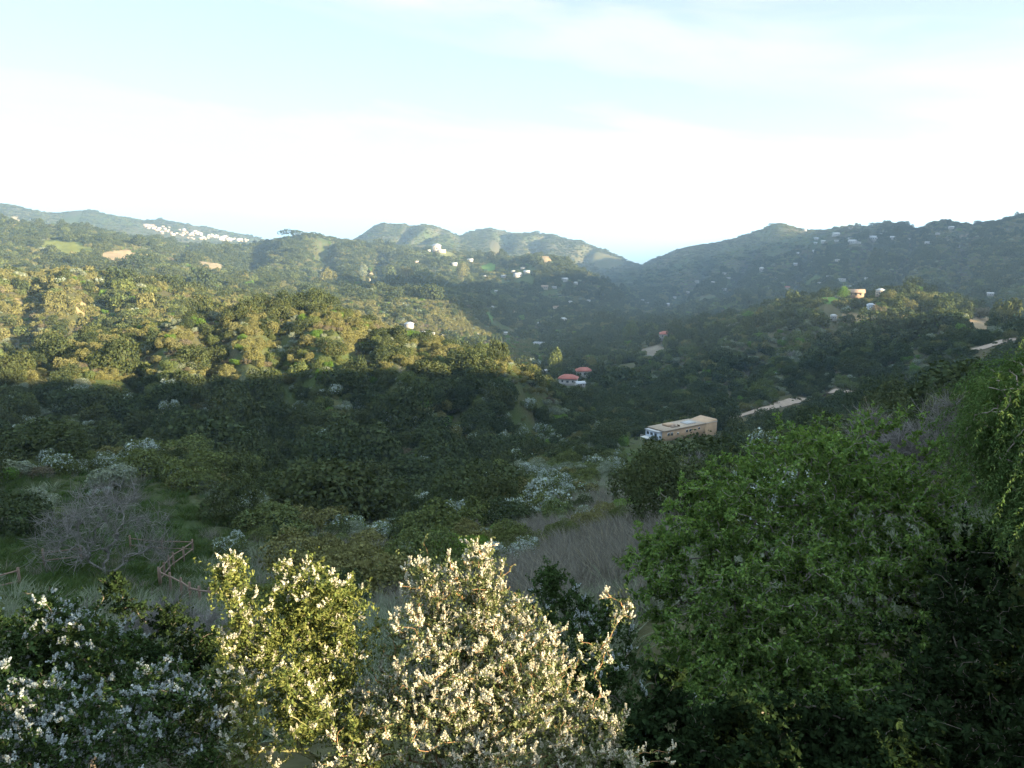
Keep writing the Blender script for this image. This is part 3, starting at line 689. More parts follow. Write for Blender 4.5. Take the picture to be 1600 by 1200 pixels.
#@@SCATTER
# ------------------------------------------------------------------ scrub on the slopes
def choose(x, y, z, r, px, py):
    n = len(x); W = np.tile([.24, .15, .22, .11, .20, .045, .02, .02], (n, 1))
    W[:, 3] *= .9
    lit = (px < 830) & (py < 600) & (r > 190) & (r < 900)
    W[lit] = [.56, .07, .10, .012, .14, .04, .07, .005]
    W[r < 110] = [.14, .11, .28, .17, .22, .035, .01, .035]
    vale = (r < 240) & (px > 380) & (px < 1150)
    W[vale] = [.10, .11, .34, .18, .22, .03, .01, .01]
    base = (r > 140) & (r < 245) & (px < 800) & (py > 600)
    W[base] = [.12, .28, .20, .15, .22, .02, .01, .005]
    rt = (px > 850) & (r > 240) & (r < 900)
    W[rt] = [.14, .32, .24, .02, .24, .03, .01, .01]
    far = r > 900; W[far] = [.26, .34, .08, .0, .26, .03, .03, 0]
    for k in range(8):                                  # drifts of one kind
        W[:, k] *= np.exp(1.4 * vnoise(x / (9 + r * .02), y / (9 + r * .02), 300 + k))
    c = np.cumsum(W, 1); u = RNG.random(n) * c[:, -1]
    return (u[:, None] > c[:, :-1]).sum(1)

def radii(kind, r, px, py, x, y):
    lo = np.array([KIND[k][5][0] if k in KIND else .8 for k in NAMES])[kind]; hi = np.array([KIND[k][5][1] if k in KIND else 1.5 for k in NAMES])[kind]
    R = (lo + (hi - lo) * RNG.random(len(kind)) ** 1.6) * np.exp(np.clip(RNG.normal(-.04, .36, len(kind)), -.8, .55))
    R = np.where(r < 62, R * .72, np.where(r < 110, R * .9, R))
    big = (r > 130) & (r < 260) & (px < 820) & (py > 590) & (kind == 1); R = np.where(big, R * 1.35, R)
    return R

def plant_band(r0, r1, s, half, slack, grow):
    x, y = jitter_grid(r0, r1, s, half)
    z = ground(x, y); k = seen(x, y, z + 4 * grow, slack); x, y, z = x[k], y[k], z[k]
    who, _ = patch_of(x, y, z); cl = cleared(x, y); k = (who < 0) & (~cl | (RNG.random(len(x)) < .55)); x, y, z, cl = x[k], y[k], z[k], cl[k]
    px, py = project(x, y, z); r = np.hypot(x, y)
    gap = vnoise(x / (6 + .02 * r), y / (6 + .02 * r), 71)
    k = gap > np.where(r < 430, -.93, -.8)
    bench = ellipse_mask(px, py, 130, 835, 230, 95) < 1; k &= ~(bench & (r < 100) & (RNG.random(len(x)) > .10))
    low = ellipse_mask(px, py, 215, 925, 240, 120) < 1; k &= ~(low & (r < 66) & (RNG.random(len(x)) > .04))
    dry = (ellipse_mask(px, py, 840, 870, 280, 85, -10) < 1) & (r < 75); k &= ~(dry & (RNG.random(len(x)) > .32))
    x, y, z, px, py, r, cl = x[k], y[k], z[k], px[k], py[k], r[k], cl[k]
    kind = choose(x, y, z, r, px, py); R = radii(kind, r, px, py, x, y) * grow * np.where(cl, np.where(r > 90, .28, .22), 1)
    return x, y, z, px, py, r, kind, R

NS = []
near = plant_band(24, 150, 2.6, radians(42), .06, 1.1)
x, y, z, px, py, r, kind, R = near
turn = np.column_stack([RNG.normal(0, .08, len(x)), RNG.normal(0, .08, len(x)), RNG.uniform(0, 2 * pi, len(x))])
size = np.column_stack([R * RNG.uniform(.85, 1.2, len(x)), R * RNG.uniform(.85, 1.2, len(x)), R * RNG.uniform(.75, 1.1, len(x))])
inframe = (px > -10) & (px < 1610) & (py < 1210) & seen(x, y, z + R * 1.1, .002)
scr = R / r
solo = np.zeros(len(x), bool)
OBJ = {'olive': ('olive_shrub', 'olive green shrub'), 'dark': ('dark_shrub', 'dark green shrub'), 'sage': ('sage_shrub', 'grey green sage shrub'),
       'bloom': ('flowering_shrub', 'shrub dusted with whitish blossom'), 'mid': ('green_shrub', 'rounded green shrub'), 'bright': ('bright_shrub', 'fresh bright green shrub'),
       'brown': ('dry_shrub', 'brownish dry shrub'), 'bare': ('leafless_shrub', 'grey leafless shrub')}
def zone(px, py, r):
    if px < 420 and r < 85: return 'on the garden bench by the rail fences'
    if px < 420: return 'on the knoll behind the garden bench'
    if px < 760 and r < 85: return 'on the near slope above the ravine'
    if px < 760: return 'along the ravine under the sunlit hill'
    if px < 1060 and r < 85: return 'on the dry grass slope'
    if px < 1060: return 'in the hollow in front of the long tan house'
    return 'on the slope behind the large leafy green tree'
bydiff = np.argsort(-scr)
count = {}
for i in bydiff:
    kn = NAMES[kind[i]]
    if not inframe[i] or count.get(kn, 0) >= 110: continue
    count[kn] = count.get(kn, 0) + 1; solo[i] = True
    src = NEARP[2][NEARP[1][kn][RNG.integers(3)]] if r[i] > 48 else CLOSEP[2][CLOSEP[1][kn][RNG.integers(2)]]
    nm, lb = OBJ[kn]
    o = bpy.data.objects.new(nm, src.data); COL.objects.link(o)
    o.location = (x[i], y[i], z[i] - .05 * R[i]); o.rotation_euler = turn[i]; o.scale = size[i]
    zn = zone(px[i], py[i], r[i])
    tag(o, lb + ' ' + zn, 'shrub', lb + 's ' + zn)
    o['kind'] = 'thing'
k = ~solo
allP = [np.column_stack([x, y, z - .05 * R])[k]]; allT = [turn[k]]; allS = [size[k]]
allK = [np.array([NEARP[1][NAMES[q_]][RNG.integers(3)] for q_ in kind[k]])]
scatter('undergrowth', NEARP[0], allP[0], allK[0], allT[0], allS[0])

def mass(name, bands, protos, nv):
    P, K, T, S = [], [], [], []
    for (r0, r1, s, half, slack, grow) in bands:
        x, y, z, px, py, r, kind, R = plant_band(r0, r1, s, half, slack, grow)
        n = len(x); P.append(np.column_stack([x, y, z - .08 * R]))
        K.append(np.array([protos[1][NAMES[q_]][v] for q_, v in zip(kind, RNG.integers(nv, size=n))]))
        T.append(np.column_stack([RNG.normal(0, .08, n), RNG.normal(0, .08, n), RNG.uniform(0, 2 * pi, n)]))
        hz = np.where((r > 900) & (RNG.random(n) < .10), RNG.uniform(1.0, 1.6, n), np.where(r > 900, RNG.uniform(.55, .9, n), RNG.uniform(.75, 1.3, n) * np.where(RNG.random(n) < .05, 1.45, 1)))
        hz = np.where(r > 2050, hz * .5, hz); S.append(np.column_stack([R * RNG.uniform(.85, 1.2, n), R * RNG.uniform(.85, 1.2, n), R * hz]))
        print('band', r0, r1, n)
    scatter(name, protos[0], np.concatenate(P), np.concatenate(K), np.concatenate(T), np.concatenate(S))
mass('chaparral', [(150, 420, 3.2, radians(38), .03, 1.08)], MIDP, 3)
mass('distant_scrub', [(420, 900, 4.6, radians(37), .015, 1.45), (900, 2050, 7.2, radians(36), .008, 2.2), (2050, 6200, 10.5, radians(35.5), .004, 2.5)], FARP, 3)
#@@NEAR
# ------------------------------------------------------------------ plants close by
def grow(bases, tips, rng, segs=4, wig=.05, back=.8, lead=.4):
    """branches from the bases to every tip; returns node positions, parents"""
    nt_ = len(tips) * segs + len(bases)
    P = np.zeros((nt_, 3)); Dn = np.zeros((nt_, 3)); par = np.full(nt_, -1); n = 0
    for b in bases: P[n] = b; Dn[n] = (0, 0, 1); n += 1
    c0 = np.mean(bases, 0); order = np.argsort(np.linalg.norm(tips - c0, axis=1)); tipnode = np.zeros(len(tips), int)
    for t in order:
        d = tips[t] - P[:n]; L = np.linalg.norm(d, axis=1) + 1e-6
        cosd = (d * Dn[:n]).sum(1) / L
        cost = L * (1 + back * np.clip(.6 - cosd, 0, 2)); k = int(np.argmin(cost))
        a, b, l = P[k].copy(), tips[t], L[k]; ctl = a + Dn[k] * l * lead
        prev = k
        for s in range(1, segs + 1):
            u = s / segs; q = a * (1 - u) ** 2 + 2 * ctl * u * (1 - u) + b * u * u
            if s < segs: q = q + rng.normal(size=3) * wig * l
            P[n] = q; par[n] = prev; dd = q - P[prev]; Dn[n] = dd / (np.linalg.norm(dd) + 1e-9); prev = n; n += 1
        tipnode[t] = prev
    return P[:n], par[:n], Dn[:n], tipnode

def limbs(P, par, r_tip, power=2.4, rmax=.2, nside=4):
    n = len(P); acc = np.zeros(n); kids = np.zeros(n, int)
    np.add.at(kids, par[par >= 0], 1)
    acc[kids == 0] = r_tip ** power
    for i in range(n - 1, -1, -1):
        if par[i] >= 0: acc[par[i]] += acc[i]
    R = np.minimum(acc ** (1 / power), rmax)
    e = np.where(par >= 0)[0]; p, q = P[par[e]], P[e]
    rp = np.minimum(R[par[e]], R[e] * 1.35); rq = R[e]
    d = unit(q - p); u = unit(np.cross(d, np.where(np.abs(d[:, 2:3]) < .9, [[0, 0, 1.]], [[1., 0, 0]]))); v = np.cross(d, u)
    a = np.arange(nside) * 2 * pi / nside
    ring = np.cos(a)[None, :, None] * u[:, None] + np.sin(a)[None, :, None] * v[:, None]
    V = np.concatenate([p[:, None] + ring * rp[:, None, None], (q + d * rq[:, None] * .4)[:, None] + ring * rq[:, None, None]], 1).reshape(-1, 3)
    i = np.arange(nside); j = (i + 1) % nside
    f = np.stack([i, j, j + nside, i + nside], 1)
    Fq = (f[None] + (np.arange(len(e)) * 2 * nside)[:, None, None]).reshape(-1, 4)
    return V, Fq, R

def leafset(P, D, rng, length, width, curl=.1):
    """pointed leaves growing from P along D"""
    n = len(P); D = unit(D); S = unit(np.cross(D, rng.normal(size=(n, 3)) * .6 + [0, 0, 1.])); Nn = np.cross(S, D)
    l = length * rng.uniform(.65, 1.25, n)[:, None]; w = width * rng.uniform(.7, 1.2, n)[:, None]
    V = np.stack([P, P + D * l * .45 + S * w + Nn * l * curl, P + D * l - Nn * l * curl, P + D * l * .45 - S * w + Nn * l * curl], 1).reshape(-1, 3)
    return V, np.arange(4 * n).reshape(n, 4)

def sprigs(T, D, rng, n, reach, length, width, out=.9):
    """n leaves round the last stretch of each twig"""
    k = np.repeat(np.arange(len(T)), n); m = len(k)
    u = rng.random(m); p = T[k] - D[k] * (u * reach)[:, None]
    side = unit(np.cross(D[k], rng.normal(size=(m, 3)))); d = unit(D[k] * (1.1 - u * .6)[:, None] + side * out)
    return leafset(p, d, rng, length, width)

def spikes(T, D, rng, per, length, rad, florets, fsize, spread=.5):
    """flower heads: cones of tiny florets"""
    k = np.repeat(np.arange(len(T)), per); m = len(k)
    ax = unit(D[k] * .6 + rng.normal(size=(m, 3)) * spread * .8 + [0, 0, .9]); base = T[k] - D[k] * (rng.random(m) * length * 1.3)[:, None] + ax * length * .15
    Ls = length * rng.uniform(.5, 1.25, m); j = np.repeat(np.arange(m), florets); t = rng.random(len(j)) ** .8
    side = unit(np.cross(ax[j], rng.normal(size=(len(j), 3))))
    p = base[j] + ax[j] * (t * Ls[j])[:, None] + side * (rad * (1.15 - t) * np.sqrt(rng.random(len(j))))[:, None]
    return quads(p, unit(side + rng.normal(size=side.shape) * .6 + [0, 0, .3]), fsize * rng.uniform(.6, 1.3, len(p)), .85, rng)

def blobs(bl, rng, up=.25, power=2.4, clump=1, csize=.08):
    T = []
    for b in bl:
        px, py, d, rad, n = b[:5]; c = at(px, py, d); R = rad * d * 1.08 / F
        m = max(2, n // clump) if clump > 1 else n
        v = unit(rng.normal(size=(m, 3)) + [0, 0, up]); q = c + v * (R * rng.random(m) ** (1 / power))[:, None]
        if clump > 1: q = np.repeat(q, clump, 0) + rng.normal(size=(m * clump, 3)) * [1, 1, .9] * csize
        T.append(q)
    return np.concatenate(T)

def ground_at(px, d, base_py=1000):
    a, _ = ray(px, base_py); x, y = d * sin(a), d * cos(a); return np.array([x, y, float(ground(x, y)) - .05])

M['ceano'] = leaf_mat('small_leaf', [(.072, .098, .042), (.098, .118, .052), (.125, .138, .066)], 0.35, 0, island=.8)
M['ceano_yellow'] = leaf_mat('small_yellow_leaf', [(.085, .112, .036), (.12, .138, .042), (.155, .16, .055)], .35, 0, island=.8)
M['ceano_shaded'] = leaf_mat('small_shaded_leaf', [(.03, .055, .02), (.045, .07, .025)], .25, 0, island=.8)  # leaves of the shaded bushes: shade put into a darker green
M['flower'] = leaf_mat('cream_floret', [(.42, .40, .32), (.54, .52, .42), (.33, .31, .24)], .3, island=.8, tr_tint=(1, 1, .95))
M['flower_shaded'] = leaf_mat('shaded_floret', [(.28, .32, .32), (.38, .41, .40), (.22, .26, .27)], .3, island=.8, tr_tint=(1, 1, 1))  # darker, bluer florets for bushes out of the sun; shade is in the colour
M['walnut'] = leaf_mat('fresh_leaf', [(.055, .105, .034), (.085, .15, .042), (.15, .22, .06), (.085, .138, .048)], .4, 0, island=.75)
M['pepper'] = leaf_mat('narrow_leaf', [(.046, .085, .03), (.066, .11, .038), (.09, .125, .048)], .35, 0, island=.7)
M['thicket'] = leaf_mat('shaded_thicket_leaf', [(.013, .024, .01), (.022, .036, .014)], .25, 0, island=.7)  # albedo darkened to stand in for the deep shade at lower right
M['orange_twig'] = surf_mat('reddish_twig', (.15, .085, .045), (.23, .135, .065), 9)
M['green_twig'] = surf_mat('green_twig', (.10, .10, .045), (.15, .145, .06), 9)
M['grey_bark'] = surf_mat('pale_bark', (.16, .14, .12), (.27, .24, .21), 8, stretch=(1, 1, .4), bump=.4)

def bush(name, label, cat, bases, bl, seed, leafmat, flmat, twigmat, leaf=(12, .16, .026, .0065), fl=(2, .085, .019, 44, .0062), flower_share=.75, r_tip=.0019, extra=None, group=None, up=.3, wig=.05, flower_noise=0., clump=6, csize=.07, dens=.75):
    rng = np.random.default_rng(seed)
    T = blobs([b[:4] + (max(2, int(b[4] * dens)),) for b in bl], rng, up, 2.4, clump, csize)
    if extra is not None: T = np.concatenate([T, extra])
    T[:, 2] = np.maximum(T[:, 2], ground(T[:, 0], T[:, 1]) + .12)
    P, par, Dn, tn = grow(bases, T, rng, wig=wig)
    o0 = np.array(bases[0]); root = empty(name, o0); tag(root, label, cat, group)
    V, Fq, R = limbs(P, par, r_tip)
    build('stems', V - o0, [Fq], [twigmat], [0], True, parent=root)
    D = unit(T - P[par[tn]])
    # side shoots carry leaves too
    side = rng.choice(np.where(par >= 0)[0], min(len(P) - 2, len(T) * 2)); Ts = P[side]; Ds = unit(Dn[side] + rng.normal(size=(len(side), 3)) * .5)
    V1, F1 = sprigs(np.concatenate([T, Ts]), np.concatenate([D, Ds]), rng, leaf[0], leaf[1], leaf[2], leaf[3])
    build('leaves', V1 - o0, [F1], [leafmat], [0], parent=root)
    if flmat is not None:
        bunch = rng.random(len(T) // clump + 2)[np.arange(len(T)) // clump] + .35 * flower_noise * vnoise(T[:, 0] * 2.2, T[:, 2] * 2.2 + T[:, 1], seed)
        k = (bunch < flower_share) & (rng.random(len(T)) < .85)
        V2, F2 = spikes(T[k], D[k], rng, *fl)
        build('blossoms', V2 - o0, [F2], [flmat], [0], parent=root)
    return root

# the two sunlit flowering bushes below the viewer
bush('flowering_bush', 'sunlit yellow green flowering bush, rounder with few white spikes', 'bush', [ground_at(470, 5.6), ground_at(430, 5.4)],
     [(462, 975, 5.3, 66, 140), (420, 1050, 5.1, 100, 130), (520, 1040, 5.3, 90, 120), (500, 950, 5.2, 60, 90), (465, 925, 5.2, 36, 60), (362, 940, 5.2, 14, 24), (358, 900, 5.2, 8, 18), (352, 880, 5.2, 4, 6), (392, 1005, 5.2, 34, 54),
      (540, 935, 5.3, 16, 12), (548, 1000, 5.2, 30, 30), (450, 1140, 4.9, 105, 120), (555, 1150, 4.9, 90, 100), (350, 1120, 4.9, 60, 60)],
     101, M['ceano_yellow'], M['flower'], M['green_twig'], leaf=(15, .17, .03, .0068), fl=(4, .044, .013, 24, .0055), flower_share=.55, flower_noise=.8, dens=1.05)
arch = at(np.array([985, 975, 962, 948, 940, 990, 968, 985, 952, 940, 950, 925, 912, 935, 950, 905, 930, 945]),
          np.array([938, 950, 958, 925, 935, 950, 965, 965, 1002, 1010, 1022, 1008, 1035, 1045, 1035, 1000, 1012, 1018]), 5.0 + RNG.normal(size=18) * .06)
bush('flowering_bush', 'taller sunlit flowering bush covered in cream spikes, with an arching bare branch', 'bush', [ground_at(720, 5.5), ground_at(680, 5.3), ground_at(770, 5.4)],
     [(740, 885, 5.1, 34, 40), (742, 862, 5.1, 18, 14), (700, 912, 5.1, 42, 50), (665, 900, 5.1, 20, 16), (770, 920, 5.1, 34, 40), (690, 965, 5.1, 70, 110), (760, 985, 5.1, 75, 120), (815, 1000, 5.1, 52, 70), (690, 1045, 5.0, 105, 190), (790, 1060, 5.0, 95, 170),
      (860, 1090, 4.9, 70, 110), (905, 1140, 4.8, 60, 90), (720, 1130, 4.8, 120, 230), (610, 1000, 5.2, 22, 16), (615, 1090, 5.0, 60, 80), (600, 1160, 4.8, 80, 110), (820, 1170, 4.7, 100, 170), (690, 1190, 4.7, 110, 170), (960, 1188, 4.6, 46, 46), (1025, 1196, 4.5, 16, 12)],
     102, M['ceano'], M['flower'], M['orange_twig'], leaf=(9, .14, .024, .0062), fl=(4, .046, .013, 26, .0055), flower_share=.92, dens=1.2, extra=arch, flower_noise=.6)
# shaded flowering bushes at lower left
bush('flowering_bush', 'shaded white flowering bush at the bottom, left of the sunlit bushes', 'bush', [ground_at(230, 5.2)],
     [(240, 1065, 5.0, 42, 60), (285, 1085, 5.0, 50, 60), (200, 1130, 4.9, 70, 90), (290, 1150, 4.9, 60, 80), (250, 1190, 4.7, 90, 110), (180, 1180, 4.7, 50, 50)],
     103, M['ceano_shaded'], M['flower_shaded'], M['bark'], leaf=(12, .15, .026, .008), fl=(4, .048, .014, 26, .006), flower_share=.75, dens=.9)
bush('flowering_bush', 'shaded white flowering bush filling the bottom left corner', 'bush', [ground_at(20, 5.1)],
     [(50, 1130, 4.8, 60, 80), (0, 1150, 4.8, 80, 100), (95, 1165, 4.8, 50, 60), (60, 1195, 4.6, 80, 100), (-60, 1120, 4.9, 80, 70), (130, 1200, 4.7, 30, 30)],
     104, M['ceano_shaded'], M['flower_shaded'], M['bark'], leaf=(12, .15, .026, .008), fl=(4, .048, .014, 26, .006), flower_share=.7, dens=.9)
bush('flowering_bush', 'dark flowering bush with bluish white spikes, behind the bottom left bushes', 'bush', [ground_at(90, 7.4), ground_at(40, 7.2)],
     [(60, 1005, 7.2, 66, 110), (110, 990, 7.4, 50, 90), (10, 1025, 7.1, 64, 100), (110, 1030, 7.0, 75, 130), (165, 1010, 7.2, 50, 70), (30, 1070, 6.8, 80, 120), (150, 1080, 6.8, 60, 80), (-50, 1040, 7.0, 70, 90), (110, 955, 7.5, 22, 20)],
     105, M['ceano_shaded'], M['flower_shaded'], M['bark'], leaf=(22, .2, .034, .011), fl=(4, .055, .017, 22, .007), flower_share=.6, r_tip=.003, flower_noise=1.2)
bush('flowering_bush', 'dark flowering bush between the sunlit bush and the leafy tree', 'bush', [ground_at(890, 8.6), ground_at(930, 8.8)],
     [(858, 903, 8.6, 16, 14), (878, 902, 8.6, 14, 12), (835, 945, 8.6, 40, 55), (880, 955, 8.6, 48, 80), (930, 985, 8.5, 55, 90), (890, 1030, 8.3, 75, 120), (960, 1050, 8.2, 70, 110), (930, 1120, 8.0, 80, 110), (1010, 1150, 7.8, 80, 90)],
     106, M['ceano_shaded'], M['flower_shaded'], M['bark'], leaf=(24, .2, .036, .012), fl=(4, .055, .017, 22, .0075), flower_share=.5, r_tip=.003, flower_noise=1.2)
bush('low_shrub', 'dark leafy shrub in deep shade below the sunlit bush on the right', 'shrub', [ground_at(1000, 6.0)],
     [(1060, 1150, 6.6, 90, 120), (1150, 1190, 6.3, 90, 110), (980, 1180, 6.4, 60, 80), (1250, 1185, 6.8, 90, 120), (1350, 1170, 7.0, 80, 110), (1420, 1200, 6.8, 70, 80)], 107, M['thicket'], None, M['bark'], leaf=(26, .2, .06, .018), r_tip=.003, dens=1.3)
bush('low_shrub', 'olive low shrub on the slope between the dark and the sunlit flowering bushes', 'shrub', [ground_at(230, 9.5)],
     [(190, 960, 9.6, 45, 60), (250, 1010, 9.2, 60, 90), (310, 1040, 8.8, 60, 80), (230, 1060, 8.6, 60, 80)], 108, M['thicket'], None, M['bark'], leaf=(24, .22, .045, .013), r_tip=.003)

def tree(name, label, cat, bases, bl, seed, leafmat, barkmat, leaf, r_tip, extra=None, rmax=.12, wig=.07, up=.2, back=.8):
    rng = np.random.default_rng(seed); T = blobs([b[:4] + (int(b[4] * 1.25),) for b in bl], rng, up, 2.4, 5, .15)
    if extra is not None: T = np.concatenate([T, extra])
    T[:, 2] = np.maximum(T[:, 2], ground(T[:, 0], T[:, 1]) + .3)
    P, par, Dn, tn = grow(bases, T, rng, wig=wig, back=back)
    o0 = np.array(bases[0]); root = empty(name, o0); tag(root, label, cat)
    V, Fq, R = limbs(P, par, r_tip, rmax=rmax, nside=5); build('trunk', V - o0, [Fq], [barkmat], [0], True, parent=root)
    D = unit(T - P[par[tn]]); side = rng.choice(np.where(par >= 0)[0], len(T)); keep = R[side] < r_tip * 2.6; side = side[keep]
    V1, F1 = sprigs(np.concatenate([T, P[side]]), np.concatenate([D, unit(Dn[side] + rng.normal(size=(len(side), 3)) * .5)]), rng, *leaf)
    build('crown', V1 - o0, [F1], [leafmat], [0], parent=root)
    return root, T, D

# the big leafy tree at right
top = at(np.array([1215, 1222, 1208, 1230, 1285, 1295, 1300, 1290, 1365, 1378, 1388, 1360, 1425, 1436, 1442, 1330, 1345, 1255, 1265, 1180, 1172, 1310]),
         np.array([655, 668, 675, 690, 640, 655, 670, 690, 628, 640, 655, 660, 632, 648, 665, 690, 700, 690, 705, 700, 715, 650]), 12.4 + RNG.normal(size=22) * .3)
tree('leafy_tree', 'big leafy green tree filling the lower right', 'tree', [ground_at(1290, 11.4), ground_at(1240, 11.2), ground_at(1340, 11.6)],
     [(1090, 850, 11.0, 75, 200), (1030, 900, 11.0, 55, 110), (1010, 850, 11.2, 36, 50), (1120, 790, 11.6, 60, 130), (1190, 800, 11.4, 90, 230), (1300, 790, 11.4, 110, 280), (1110, 960, 10.4, 100, 240), (1240, 920, 10.4, 120, 320), (1390, 830, 11.2, 100, 240),
      (1080, 1060, 9.8, 85, 170), (1200, 1060, 9.6, 110, 240), (1340, 1010, 10.0, 110, 250), (1420, 920, 10.6, 80, 150), (1150, 1140, 9.2, 90, 150), (1290, 1140, 9.2, 90, 150), (1400, 1110, 9.4, 70, 90), (1440, 1060, 9.6, 40, 40), (1500, 985, 10.2, 30, 26), (1130, 1080, 10.6, 110, 160), (1260, 1040, 10.8, 120, 180), (1360, 1080, 10.6, 100, 120), (1180, 960, 11.4, 110, 140), (1350, 940, 11.6, 110, 140),
      (1210, 720, 12.2, 46, 50), (1290, 715, 12.4, 50, 60), (1370, 720, 12.4, 70, 100), (1440, 740, 12.2, 60, 80), (1150, 745, 12.0, 36, 36), (1470, 830, 11.4, 60, 80)],
     201, M['walnut'], M['grey_bark'], (13, .17, .066, .0175), .0028, extra=top, rmax=.07)
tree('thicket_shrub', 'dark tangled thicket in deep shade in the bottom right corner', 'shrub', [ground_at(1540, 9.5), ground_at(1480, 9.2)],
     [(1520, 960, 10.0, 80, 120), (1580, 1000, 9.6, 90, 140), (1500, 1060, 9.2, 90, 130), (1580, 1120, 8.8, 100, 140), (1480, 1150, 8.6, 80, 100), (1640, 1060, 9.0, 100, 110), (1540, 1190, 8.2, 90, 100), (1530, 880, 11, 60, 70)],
     202, M['thicket'], M['bark'], (16, .24, .075, .02), .0028, rmax=.05)

# drooping tree at the right edge
def drooping_tree():
    rng = np.random.default_rng(301); base = ground_at(1720, 11.0, 700)
    bl = [(1585, 595, 11.0, 30, 40), (1558, 645, 10.8, 30, 34), (1612, 592, 11.2, 34, 50), (1570, 680, 10.4, 46, 46), (1600, 650, 10.2, 60, 60), (1600, 735, 9.8, 34, 36), (1618, 800, 9.4, 26, 26),
          (1670, 620, 11, 70, 80), (1660, 700, 10.4, 80, 80), (1750, 640, 11, 100, 110), (1720, 720, 10.4, 100, 100), (1850, 680, 10.8, 110, 100), (1690, 780, 9.8, 70, 60)]
    T = blobs(bl, rng, .3); P, par, Dn, tn = grow([base], T, rng, wig=.05)
    root = empty('drooping_tree', base); tag(root, 'tree with long drooping fronds at the right edge, its tips sunlit', 'tree')
    V, Fq, R = limbs(P, par, .006, rmax=.22, nside=6); build('trunk', V - base, [Fq], [M['grey_bark']], [0], True, parent=root)
    # hanging fronds
    src = np.concatenate([T, P[rng.choice(np.where(par >= 0)[0], len(T) // 2)]]); LV = []; LF = []; SV = []; SF = []; nv = 0; ns = 0
    k = np.repeat(np.arange(len(src)), 4); m = len(k); out = rng.normal(size=(m, 3)) * [.55, .55, .2] + [0, 0, .12]; Ls = rng.uniform(.2, .7, m); K = 20
    u = np.linspace(0, 1, K)[None, :, None]
    pts = src[k][:, None] + out[:, None] * (1 - (1 - u) ** 2) * .45 + np.array([0, 0, -1.]) * (u ** 1.5) * Ls[:, None, None] + rng.normal(size=(m, K, 3)) * .006
    tang = unit(np.gradient(pts, axis=1)); Pp = pts[:, 2:].reshape(-1, 3); Tt = tang[:, 2:].reshape(-1, 3)
    for sgn in (1, -1):
        side = unit(np.cross(Tt, rng.normal(size=Tt.shape))); V1, F1 = leafset(Pp, unit(Tt * .8 + sgn * side * .8), rng, .052, .0075); LV.append(V1); LF.append(F1 + nv); nv += len(V1)
    build('crown', np.concatenate(LV) - base, [np.concatenate(LF)], [M['pepper']], [0], parent=root)
drooping_tree()

# leafless things
def leafless(name, label, cat, base, bl, seed, r_tip, side=5, seg=.5, group=None):
    rng = np.random.default_rng(seed); T = blobs(bl, rng, .3)
    P, par, Dn, tn = grow([base], T, rng, wig=.06); root = empty(name, base); tag(root, label, cat, group)
    V, Fq, R = limbs(P, par, r_tip, rmax=.16); build('trunk', V - base, [Fq], [M['twig']], [0], True, parent=root)
    e = np.where(par >= 0)[0]; k = rng.choice(e, len(T) * side); d = unit(Dn[k] + rng.normal(size=(len(k), 3)) * .55 + [0, 0, .25]); l = seg * rng.uniform(.5, 1.3, len(k))
    V1, F1 = quads(P[k] + d * l[:, None] * .5, unit(np.cross(d, rng.normal(size=d.shape))), l * .5, .001, rng, roll=None)
    # thin twigs as slim three sided tubes
    mb = MB()
    n3 = np.arange(3) * 2 * pi / 3; p, q_ = P[k], P[k] + d * l[:, None]
    uu = unit(np.cross(d, rng.normal(size=d.shape))); vv = np.cross(d, uu); ring = np.cos(n3)[None, :, None] * uu[:, None] + np.sin(n3)[None, :, None] * vv[:, None]
    V = np.concatenate([p[:, None] + ring * r_tip, q_[:, None] + ring * r_tip * .5], 1).reshape(-1, 3)
    i = np.arange(3); j = (i + 1) % 3; f = np.stack([i, j, j + 3, i + 3], 1); Fq = (f[None] + (np.arange(len(k)) * 6)[:, None, None]).reshape(-1, 4)
    build('twigs', V - base, [Fq], [M['twig']], [0], parent=root)
    return root
pb = hit(165, 900, 25, 90); db = math.hypot(pb.x, pb.y)
leafless('leafless_tree', 'broad leafless grey tree standing in the garden behind the fence', 'tree', np.array(pb),
         [(165, 815, db, 50, 130), (105, 835, db, 42, 90), (225, 835, db, 40, 80), (185, 785, db, 30, 50), (75, 862, db, 26, 40), (255, 862, db, 24, 36), (140, 870, db, 50, 70), (140, 785, db, 26, 36)], 401, .010, side=5, seg=.8)
for q_, (px, py, d, rad, lb) in enumerate([(1480, 672, 17.5, 44, 'grey leafless bush behind the leafy tree, next to the drooping fronds'), (1420, 695, 17, 30, 'smaller grey leafless bush behind the top of the leafy tree'),
                                           (1360, 668, 19, 22, 'grey twiggy bush behind the upright top sprigs of the leafy tree')]):
    leafless('leafless_bush', lb, 'bush', ground_at(px, d, 700), [(px, py, d, rad, 70), (px + 10, py + 30, d, rad, 50), (px - 18, py + 22, d, rad * .7, 30), (px, py + 80, d, rad, 30)], 410 + q_, .004, side=10, seg=.35)
for q_, (px, py, d, rad, lb) in enumerate([(270, 975, 21, 42, 'grey dry brush on the slope behind the shaded flowering bush'), (330, 1000, 18, 36, 'grey dry brush partly behind the tall yellow green bush'), (225, 985, 19, 30, 'smaller grey dry brush left of the others'), (1085, 745, 38, 34, 'dusky leafless bush on the dry slope beside the leafy tree')]):
    leafless('leafless_bush', lb, 'bush', ground_at(px, d, py), [(px, py, d, rad, 70), (px + 22, py + 8, d, rad * .7, 40), (px - 22, py + 10, d, rad * .7, 40)], 420 + q_, .005, side=10, seg=.4)

